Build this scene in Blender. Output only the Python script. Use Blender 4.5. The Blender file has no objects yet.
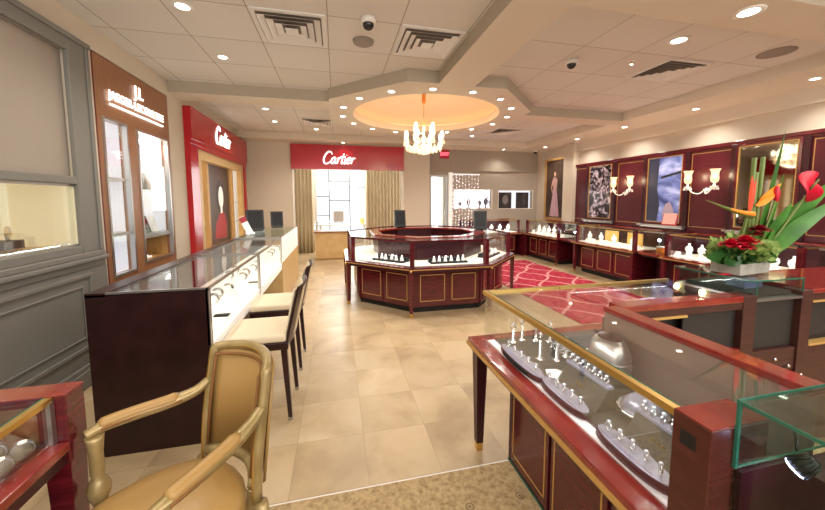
import bpy, bmesh, math, random
from mathutils import Vector, Matrix
random.seed(7)
PI = math.pi
SC = bpy.context.scene
COL = SC.collection

# ---------------------------------------------------------------- mesh builder
class G:
    """collects simple solids and links them as one mesh object"""
    def __init__(s):
        s.v = []; s.f = []; s.sm = []
    def add(s, vs, fs, smooth=False):
        n = len(s.v); s.v += [tuple(p) for p in vs]
        for f in fs:
            s.f.append(tuple(n + i for i in f)); s.sm.append(smooth)
        return s
    def box(s, x0, y0, z0, x1, y1, z1):
        x0, x1 = sorted((x0, x1)); y0, y1 = sorted((y0, y1)); z0, z1 = sorted((z0, z1))
        return s.add([(x0,y0,z0),(x1,y0,z0),(x1,y1,z0),(x0,y1,z0),(x0,y0,z1),(x1,y0,z1),(x1,y1,z1),(x0,y1,z1)],
                     [(0,3,2,1),(4,5,6,7),(0,1,5,4),(1,2,6,5),(2,3,7,6),(3,0,4,7)])
    def quad(s, *ps):
        return s.add(ps, [tuple(range(len(ps)))])
    def prism(s, poly, z0, z1):
        """poly: (x,y) counter-clockwise"""
        n = len(poly)
        vs = [(x,y,z0) for x,y in poly] + [(x,y,z1) for x,y in poly]
        fs = [tuple(reversed(range(n))), tuple(range(n, 2*n))] + [(i,(i+1)%n,n+(i+1)%n,n+i) for i in range(n)]
        return s.add(vs, fs)
    def extrude(s, poly3, d):
        """planar polygon of 3-D points swept along d"""
        n = len(poly3); d = Vector(d)
        a = [Vector(p) for p in poly3]; b = [p + d for p in a]
        nrm = (a[1]-a[0]).cross(a[2]-a[1])
        if nrm.dot(d) > 0:
            fs = [tuple(reversed(range(n))), tuple(range(n,2*n))] + [(i,(i+1)%n,n+(i+1)%n,n+i) for i in range(n)]
        else:
            fs = [tuple(range(n)), tuple(reversed(range(n,2*n)))] + [(n+i,n+(i+1)%n,(i+1)%n,i) for i in range(n)]
        return s.add(a + b, fs)
    def lathe(s, prof, c=(0,0,0), seg=20, sx=1, sy=1, smooth=True, cap=True):
        """prof: (r,z) from bottom to top"""
        vs = []; fs = []; m = len(prof)
        for r, z in prof:
            for k in range(seg):
                a = 2*PI*k/seg
                vs.append((c[0]+r*sx*math.cos(a), c[1]+r*sy*math.sin(a), c[2]+z))
        for i in range(m-1):
            for k in range(seg):
                k2 = (k+1) % seg
                fs.append((i*seg+k, i*seg+k2, (i+1)*seg+k2, (i+1)*seg+k))
        s.add(vs, fs, smooth)
        n = len(s.v) - len(vs)
        if cap and prof[0][0] > 1e-4:
            s.f.append(tuple(n+k for k in reversed(range(seg)))); s.sm.append(False)
        if cap and prof[-1][0] > 1e-4:
            s.f.append(tuple(n+(m-1)*seg+k for k in range(seg))); s.sm.append(False)
        return s
    def tube(s, pts, r, seg=8, closed=False, smooth=True, flat=1.0):
        pts = [Vector(p) for p in pts]; n = len(pts)
        rs = r if isinstance(r, (list, tuple)) else [r]*n
        vs = []; fs = []; up = None
        for i, p in enumerate(pts):
            if closed: t = pts[(i+1)%n] - pts[i-1]
            else: t = pts[min(i+1,n-1)] - pts[max(i-1,0)]
            if t.length < 1e-9: t = Vector((0,0,1))
            t.normalize()
            if up is None:
                up = Vector((0,0,1)) if abs(t.z) < .9 else Vector((1,0,0))
            side = t.cross(up)
            if side.length < 1e-6: side = t.orthogonal()
            side.normalize(); up = side.cross(t).normalized()
            for k in range(seg):
                a = 2*PI*k/seg
                vs.append(p + side*(rs[i]*math.cos(a)) + up*(rs[i]*flat*math.sin(a)))
        m = n if closed else n-1
        for i in range(m):
            j = (i+1) % n
            for k in range(seg):
                k2 = (k+1) % seg
                fs.append((i*seg+k, i*seg+k2, j*seg+k2, j*seg+k))
        if not closed:
            fs.append(tuple(reversed(range(seg)))); fs.append(tuple((n-1)*seg+k for k in range(seg)))
        # orientation
        return s.add(vs, [tuple(reversed(f)) for f in fs], smooth)
    def ball(s, c, r, seg=12, rings=8, sx=1, sy=1, sz=1):
        prof = [(max(r*math.sin(PI*i/rings), 1e-5), -r*sz*math.cos(PI*i/rings)) for i in range(rings+1)]
        return s.lathe(prof, c, seg, sx, sy)
    def torus(s, c, R, r, axis='z', seg=24, sub=8):
        pts = []
        for k in range(seg):
            a = 2*PI*k/seg; u, w = R*math.cos(a), R*math.sin(a)
            pts.append({'z':(c[0]+u,c[1]+w,c[2]), 'y':(c[0]+u,c[1],c[2]+w), 'x':(c[0],c[1]+u,c[2]+w)}[axis])
        return s.tube(pts, r, sub, closed=True)
    def xf(s, M):
        s.v = [tuple(M @ Vector(p)) for p in s.v]; return s
    def mesh(s, name):
        me = bpy.data.meshes.new(name)
        me.from_pydata(s.v, [], s.f)
        for p, q in zip(me.polygons, s.sm): p.use_smooth = q
        me.update(); me.validate()
        bm = bmesh.new(); bm.from_mesh(me)
        bmesh.ops.recalc_face_normals(bm, faces=bm.faces)
        bm.to_mesh(me); bm.free()
        return me
    def build(s, name, mat, parent=None, bevel=0, label=None, subsurf=0, kind=None):
        o = bpy.data.objects.new(name, s.mesh(name))
        COL.objects.link(o)
        o.data.materials.append(mat)
        if parent is not None: o.parent = parent
        if bevel:
            b = o.modifiers.new('bevel', 'BEVEL'); b.width = bevel; b.segments = 2
            b.limit_method = 'ANGLE'; b.angle_limit = math.radians(40)
            b.harden_normals = False
        if subsurf:
            m = o.modifiers.new('subsurf', 'SUBSURF'); m.levels = subsurf; m.render_levels = subsurf
        if label: o['label'] = label
        if kind: o['kind'] = kind
        return o

def tag(o, label=None, cat=None, group=None, kind=None):
    if label: o['label'] = label
    if cat: o['category'] = cat
    if group: o['group'] = group
    if kind: o['kind'] = kind
    return o

def thing(name, label, cat, loc=(0,0,0), rz=0, group=None):
    o = bpy.data.objects.new(name, None); COL.objects.link(o)
    o.empty_display_size = .1
    o.location = loc; o.rotation_euler = (0,0,rz)
    return tag(o, label, cat, group)

def solo(g, name, mat, label, cat, loc=(0,0,0), rz=0, group=None, bevel=0, subsurf=0, rot=None):
    o = g.build(name, mat, None, bevel, subsurf=subsurf)
    o.location = loc; o.rotation_euler = rot or (0,0,rz)
    return tag(o, label, cat, group)

def struct(g, name, mat, bevel=0, parent=None):
    o = g.build(name, mat, parent, bevel)
    if parent is None: o['kind'] = 'structure'
    return o

def dup(root, loc, rz=None, label=None, group=None, scale=None):
    r = root.copy(); COL.objects.link(r); r.location = loc
    if rz is not None: r.rotation_euler = (root.rotation_euler[0], root.rotation_euler[1], rz)
    if scale: r.scale = (scale,)*3
    if label: r['label'] = label
    if group: r['group'] = group
    for ch in list(root.children):
        c = ch.copy(); COL.objects.link(c); c.parent = r
        for gch in list(ch.children):
            d = gch.copy(); COL.objects.link(d); d.parent = c
    return r

def spline(pts, n=6, closed=False):
    P = [Vector(p) for p in pts]; out = []; m = len(P)
    rng = range(m if closed else m-1)
    for i in rng:
        if closed: a,b,c,d = P[i-1],P[i],P[(i+1)%m],P[(i+2)%m]
        else: a,b,c,d = P[max(i-1,0)],P[i],P[i+1],P[min(i+2,m-1)]
        for k in range(n):
            t = k/n
            out.append(.5*((2*b)+(c-a)*t+(2*a-5*b+4*c-d)*t*t+(3*b-a-3*c+d)*t**3))
    if not closed: out.append(P[-1])
    return out

def text_g(body, size, extrude, bold=0.0, spacing=1.0, shear=0.0):
    """lettering as mesh data in the local x (along) / y (up) plane, centred"""
    cu = bpy.data.curves.new('lettering', 'FONT'); cu.body = body; cu.size = size
    cu.extrude = extrude; cu.offset = bold; cu.space_character = spacing; cu.shear = shear
    cu.align_x = 'CENTER'; cu.align_y = 'CENTER'; cu.resolution_u = 3
    o = bpy.data.objects.new('lettering', cu); COL.objects.link(o)
    dg = bpy.context.evaluated_depsgraph_get(); dg.update()
    me = bpy.data.meshes.new_from_object(o.evaluated_get(dg))
    g = G(); g.add([tuple(v.co) for v in me.vertices], [tuple(p.vertices) for p in me.polygons])
    bpy.data.objects.remove(o); bpy.data.curves.remove(cu); bpy.data.meshes.remove(me)
    return g

# plane frames: local (x along, y up, z out) -> world
def frame_mat(origin, along, up=(0,0,1)):
    a = Vector(along).normalized(); u = Vector(up).normalized(); n = a.cross(u)
    M = Matrix.Identity(4)
    for i in range(3):
        M[i][0] = a[i]; M[i][1] = u[i]; M[i][2] = n[i]; M[i][3] = origin[i]
    return M

# ---------------------------------------------------------------- materials
def lin(h):
    h = h.lstrip('#')
    c = [int(h[i:i+2],16)/255 for i in (0,2,4)]
    return tuple(x/12.92 if x <= .04045 else ((x+.055)/1.055)**2.4 for x in c) + (1,)

class NT:
    def __init__(s, name):
        s.m = bpy.data.materials.new(name); s.m.use_nodes = True
        s.t = s.m.node_tree; s.t.nodes.clear()
        s.out = s.n('ShaderNodeOutputMaterial')
    def n(s, k, **kw):
        o = s.t.nodes.new(k)
        for a, b in kw.items(): setattr(o, a, b)
        return o
    def l(s, a, b): s.t.links.new(a, b)
    def setin(s, node, **kw):
        for a, b in kw.items(): node.inputs[a.replace('_',' ')].default_value = b
        return node

def mat(name, col, rough=.5, metal=0, spec=.5, emit=0, ecol=None, coat=0, noise=None, bump=None, alpha=None):
    """principled; noise=(scale,col2,amount,(sx,sy,sz)) mixes a second colour, bump=(scale,strength)"""
    t = NT(name); b = t.n('ShaderNodeBsdfPrincipled')
    b.inputs['Base Color'].default_value = lin(col); b.inputs['Roughness'].default_value = rough
    b.inputs['Metallic'].default_value = metal; b.inputs['Specular IOR Level'].default_value = spec
    b.inputs['Coat Weight'].default_value = coat; b.inputs['Coat Roughness'].default_value = .08
    if emit:
        b.inputs['Emission Color'].default_value = lin(ecol or col); b.inputs['Emission Strength'].default_value = emit
    if noise or bump:
        tc = t.n('ShaderNodeTexCoord')
    if noise:
        sc, c2, amt, st = noise
        mp = t.n('ShaderNodeMapping'); mp.inputs['Scale'].default_value = st
        t.l(tc.outputs['Object'], mp.inputs['Vector'])
        nz = t.n('ShaderNodeTexNoise'); nz.inputs['Scale'].default_value = sc; nz.inputs['Detail'].default_value = 5
        t.l(mp.outputs['Vector'], nz.inputs['Vector'])
        r = t.n('ShaderNodeValToRGB'); r.color_ramp.elements[0].position = .35; r.color_ramp.elements[1].position = .68
        c = lin(col); d = lin(c2)
        r.color_ramp.elements[0].color = c
        r.color_ramp.elements[1].color = tuple(c[i]+(d[i]-c[i])*amt for i in range(3)) + (1,)
        t.l(nz.outputs['Fac'], r.inputs['Fac']); t.l(r.outputs['Color'], b.inputs['Base Color'])
    if bump:
        nb = t.n('ShaderNodeTexNoise'); nb.inputs['Scale'].default_value = bump[0]
        t.l(tc.outputs['Object'], nb.inputs['Vector'])
        bp = t.n('ShaderNodeBump'); bp.inputs['Strength'].default_value = bump[1]; bp.inputs['Distance'].default_value = .01
        t.l(nb.outputs['Fac'], bp.inputs['Height']); t.l(bp.outputs['Normal'], b.inputs['Normal'])
    t.l(b.outputs[0], t.out.inputs[0])
    return t.m

def glow(name, col, strength):
    t = NT(name); e = t.n('ShaderNodeEmission'); e.inputs[0].default_value = lin(col); e.inputs[1].default_value = strength
    t.l(e.outputs[0], t.out.inputs[0]); return t.m

def glass(name, tint='#fbfcfb', refl=.10, rough=.02, gcol='#ffffff'):
    """thin show-case glass: see-through with a fresnel reflection"""
    t = NT(name)
    tr = t.n('ShaderNodeBsdfTransparent'); tr.inputs[0].default_value = lin(tint)
    gl = t.n('ShaderNodeBsdfGlossy'); gl.inputs['Roughness'].default_value = rough; gl.inputs[0].default_value = lin(gcol)
    lw = t.n('ShaderNodeFresnel'); lw.inputs['IOR'].default_value = 1.35
    mx = t.n('ShaderNodeMath', operation='MULTIPLY_ADD'); mx.inputs[1].default_value = .27; mx.inputs[2].default_value = refl*.12
    t.l(lw.outputs[0], mx.inputs[0])
    ms = t.n('ShaderNodeMixShader')
    t.l(mx.outputs[0], ms.inputs[0]); t.l(tr.outputs[0], ms.inputs[1]); t.l(gl.outputs[0], ms.inputs[2])
    t.l(ms.outputs[0], t.out.inputs[0]); return t.m

def floor_mat():
    t = NT('marble_tile'); tc = t.n('ShaderNodeTexCoord')
    br = t.n('ShaderNodeTexBrick'); br.offset = 0; br.squash = 1
    t.setin(br, Scale=1.0, Mortar_Size=.0022, Mortar_Smooth=.3, Bias=0.0, Brick_Width=.405, Row_Height=.405)
    br.inputs['Color1'].default_value = (0.0,0,0,1); br.inputs['Color2'].default_value = (1,1,1,1)
    br.inputs['Mortar'].default_value = (.5,.5,.5,1)
    mp = t.n('ShaderNodeMapping'); mp.inputs['Location'].default_value = (.265,.385,0)
    t.l(tc.outputs['Object'], mp.inputs['Vector']); t.l(mp.outputs['Vector'], br.inputs['Vector'])
    n1 = t.n('ShaderNodeTexNoise'); t.setin(n1, Scale=2.2, Detail=6.0, Roughness=.55, Distortion=.5)
    # every tile is cut from another slab: shift the veining by the tile's own random value
    ad = t.n('ShaderNodeVectorMath', operation='MULTIPLY_ADD'); ad.inputs[1].default_value = (3,3,3)
    t.l(br.outputs['Color'], ad.inputs[0]); t.l(tc.outputs['Object'], ad.inputs[2])
    t.l(ad.outputs[0], n1.inputs['Vector'])
    r = t.n('ShaderNodeValToRGB'); e = r.color_ramp.elements
    e[0].position = .28; e[0].color = lin('#a38a6a'); e[1].position = .75; e[1].color = lin('#cdb999')
    m = e.new(.5); m.color = lin('#bfa681')
    t.l(n1.outputs['Fac'], r.inputs['Fac'])
    v = t.n('ShaderNodeHueSaturation'); 
    mr = t.n('ShaderNodeMapRange'); t.setin(mr, To_Min=.92, To_Max=1.05)
    t.l(br.outputs['Color'], mr.inputs['Value']); t.l(mr.outputs[0], v.inputs['Value']); t.l(r.outputs['Color'], v.inputs['Color'])
    mx = t.n('ShaderNodeMixRGB'); mx.inputs['Color2'].default_value = lin('#9a8262')
    mf = t.n('ShaderNodeMath', operation='MULTIPLY'); mf.inputs[1].default_value = .5
    t.l(br.outputs['Fac'], mf.inputs[0]); t.l(mf.outputs[0], mx.inputs['Fac']); t.l(v.outputs['Color'], mx.inputs['Color1'])
    b = t.n('ShaderNodeBsdfPrincipled'); t.l(mx.outputs[0], b.inputs['Base Color'])
    n2 = t.n('ShaderNodeTexNoise'); t.setin(n2, Scale=5.0, Detail=4.0)
    t.l(tc.outputs['Object'], n2.inputs['Vector'])
    rr = t.n('ShaderNodeMapRange'); t.setin(rr, To_Min=.24, To_Max=.42); t.l(n2.outputs['Fac'], rr.inputs['Value'])
    t.l(rr.outputs[0], b.inputs['Roughness']); b.inputs['Specular IOR Level'].default_value = .35
    t.l(b.outputs[0], t.out.inputs[0]); return t.m

def ceiling_mat():
    t = NT('ceiling_tile'); tc = t.n('ShaderNodeTexCoord')
    mp = t.n('ShaderNodeMapping'); mp.inputs['Location'].default_value = (.04+.61*8, -2.93+.61*8, 0)
    br = t.n('ShaderNodeTexBrick'); br.offset = 0
    t.setin(br, Scale=1.0, Mortar_Size=.0045, Mortar_Smooth=.2, Brick_Width=.61, Row_Height=.61)
    br.inputs['Color1'].default_value = lin('#dfd9d2'); br.inputs['Color2'].default_value = lin('#dad3cb'); br.inputs['Mortar'].default_value = lin('#a0958a')
    t.l(tc.outputs['Object'], mp.inputs['Vector']); t.l(mp.outputs['Vector'], br.inputs['Vector'])
    b = t.n('ShaderNodeBsdfPrincipled'); b.inputs['Roughness'].default_value = .9; b.inputs['Specular IOR Level'].default_value = .1
    t.l(br.outputs['Color'], b.inputs['Base Color'])
    t.l(b.outputs[0], t.out.inputs[0]); return t.m

def carpet_mat():
    t = NT('patterned_carpet'); tc = t.n('ShaderNodeTexCoord')
    n1 = t.n('ShaderNodeTexNoise'); t.setin(n1, Scale=55.0, Detail=4.0, Roughness=.7)
    n2 = t.n('ShaderNodeTexVoronoi'); t.setin(n2, Scale=30.0)
    t.l(tc.outputs['Object'], n1.inputs['Vector']); t.l(tc.outputs['Object'], n2.inputs['Vector'])
    ad = t.n('ShaderNodeMath', operation='MULTIPLY_ADD'); ad.inputs[1].default_value = .35
    t.l(n2.outputs['Distance'], ad.inputs[0]); t.l(n1.outputs['Fac'], ad.inputs[2])
    r = t.n('ShaderNodeValToRGB'); e = r.color_ramp.elements
    e[0].position = .38; e[0].color = lin('#8d7450'); e[1].position = .8; e[1].color = lin('#c2a981')
    t.l(ad.outputs[0], r.inputs['Fac'])
    # small dark medallions on a 0.27 m grid
    mp = t.n('ShaderNodeMapping'); mp.inputs['Scale'].default_value = (3.7,3.7,0); mp.inputs['Location'].default_value = (.25,.3,0)
    t.l(tc.outputs['Object'], mp.inputs['Vector'])
    fr = t.n('ShaderNodeVectorMath', operation='FRACTION'); t.l(mp.outputs['Vector'], fr.inputs[0])
    sb = t.n('ShaderNodeVectorMath', operation='SUBTRACT'); sb.inputs[1].default_value = (.5,.5,0); t.l(fr.outputs[0], sb.inputs[0])
    ln = t.n('ShaderNodeVectorMath', operation='LENGTH'); t.l(sb.outputs[0], ln.inputs[0])
    r2 = t.n('ShaderNodeValToRGB'); r2.color_ramp.interpolation = 'CONSTANT'; e = r2.color_ramp.elements
    e[0].position = 0; e[0].color = (1,1,1,1); e[1].position = .025; e[1].color = (0,0,0,1)
    k = e.new(.05); k.color = (.8,.8,.8,1); k = e.new(.08); k.color = (0,0,0,1)
    t.l(ln.outputs[1], r2.inputs['Fac'])
    ml = t.n('ShaderNodeMath', operation='MULTIPLY'); ml.inputs[1].default_value = .65
    t.l(r2.outputs['Color'], ml.inputs[0])
    mx = t.n('ShaderNodeMixRGB'); mx.inputs['Color2'].default_value = lin('#5a4a3a')
    t.l(ml.outputs[0], mx.inputs['Fac']); t.l(r.outputs['Color'], mx.inputs['Color1'])
    b = t.n('ShaderNodeBsdfPrincipled'); b.inputs['Roughness'].default_value = .95; b.inputs['Specular IOR Level'].default_value = .05
    t.l(mx.outputs[0], b.inputs['Base Color']); t.l(b.outputs[0], t.out.inputs[0]); return t.m

def rug_mat():
    """red rug with a pale trellis of ogee lines"""
    t = NT('red_trellis_rug'); tc = t.n('ShaderNodeTexCoord')
    sp = t.n('ShaderNodeSeparateXYZ'); t.l(tc.outputs['Object'], sp.inputs[0])
    def wave(sign):
        a = t.n('ShaderNodeMath', operation='MULTIPLY'); a.inputs[1].default_value = 4.2; t.l(sp.outputs[1], a.inputs[0])
        s = t.n('ShaderNodeMath', operation='SINE'); t.l(a.outputs[0], s.inputs[0])
        m = t.n('ShaderNodeMath', operation='MULTIPLY_ADD'); m.inputs[1].default_value = sign*.30; t.l(s.outputs[0], m.inputs[0]); t.l(sp.outputs[0], m.inputs[2])
        d = t.n('ShaderNodeMath', operation='PINGPONG'); d.inputs[1].default_value = .34; t.l(m.outputs[0], d.inputs[0])
        c = t.n('ShaderNodeMath', operation='LESS_THAN'); c.inputs[1].default_value = .032; t.l(d.outputs[0], c.inputs[0])
        return c
    w1, w2 = wave(1), wave(-1)
    mx = t.n('ShaderNodeMath', operation='MAXIMUM'); t.l(w1.outputs[0], mx.inputs[0]); t.l(w2.outputs[0], mx.inputs[1])
    nz = t.n('ShaderNodeTexNoise'); t.setin(nz, Scale=14.0, Detail=3.0); t.l(tc.outputs['Object'], nz.inputs['Vector'])
    r = t.n('ShaderNodeValToRGB'); e = r.color_ramp.elements
    e[0].position = .42; e[0].color = lin('#9c2438'); e[1].position = .6; e[1].color = lin('#bd4a5a')
    t.l(nz.outputs['Fac'], r.inputs['Fac'])
    mc = t.n('ShaderNodeMixRGB'); mc.inputs['Color2'].default_value = lin('#d59a94'); t.l(mx.outputs[0], mc.inputs['Fac']); t.l(r.outputs['Color'], mc.inputs['Color1'])
    b = t.n('ShaderNodeBsdfPrincipled'); b.inputs['Roughness'].default_value = .95; b.inputs['Specular IOR Level'].default_value = .05
    t.l(mc.outputs[0], b.inputs['Base Color']); t.l(b.outputs[0], t.out.inputs[0]); return t.m

def picture_mat(name, stops, scale, distort=1.5, stretch=(1,1,1), emit=.0, kind='noise'):
    t = NT(name); tc = t.n('ShaderNodeTexCoord'); mp = t.n('ShaderNodeMapping'); mp.inputs['Scale'].default_value = stretch
    t.l(tc.outputs['Object'], mp.inputs['Vector'])
    if kind == 'noise':
        nz = t.n('ShaderNodeTexNoise'); t.setin(nz, Scale=scale, Detail=5.0, Distortion=distort)
    else:
        nz = t.n('ShaderNodeTexVoronoi'); t.setin(nz, Scale=scale)
    t.l(mp.outputs['Vector'], nz.inputs['Vector'])
    r = t.n('ShaderNodeValToRGB'); e = r.color_ramp.elements
    e[0].position, e[0].color = stops[0][0], lin(stops[0][1]); e[1].position, e[1].color = stops[-1][0], lin(stops[-1][1])
    for p, c in stops[1:-1]:
        k = e.new(p); k.color = lin(c)
    t.l(nz.outputs[0], r.inputs['Fac'])
    b = t.n('ShaderNodeBsdfPrincipled'); b.inputs['Roughness'].default_value = .12
    t.l(r.outputs['Color'], b.inputs['Base Color'])
    if emit:
        t.l(r.outputs['Color'], b.inputs['Emission Color']); b.inputs['Emission Strength'].default_value = emit
    t.l(b.outputs[0], t.out.inputs[0]); return t.m

def hurricane_mat():
    t = NT('hurricane_glass'); tr = t.n('ShaderNodeBsdfTransparent'); tr.inputs[0].default_value = lin('#fff1de')
    em = t.n('ShaderNodeEmission'); em.inputs[0].default_value = lin('#ffd2a0'); em.inputs[1].default_value = 1.9
    lw = t.n('ShaderNodeLayerWeight'); lw.inputs[0].default_value = .45
    mr = t.n('ShaderNodeMapRange'); t.setin(mr, To_Min=.40, To_Max=.85); t.l(lw.outputs['Facing'], mr.inputs['Value'])
    ms = t.n('ShaderNodeMixShader'); t.l(mr.outputs[0], ms.inputs[0]); t.l(tr.outputs[0], ms.inputs[1]); t.l(em.outputs[0], ms.inputs[2])
    t.l(ms.outputs[0], t.out.inputs[0]); return t.m

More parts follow.
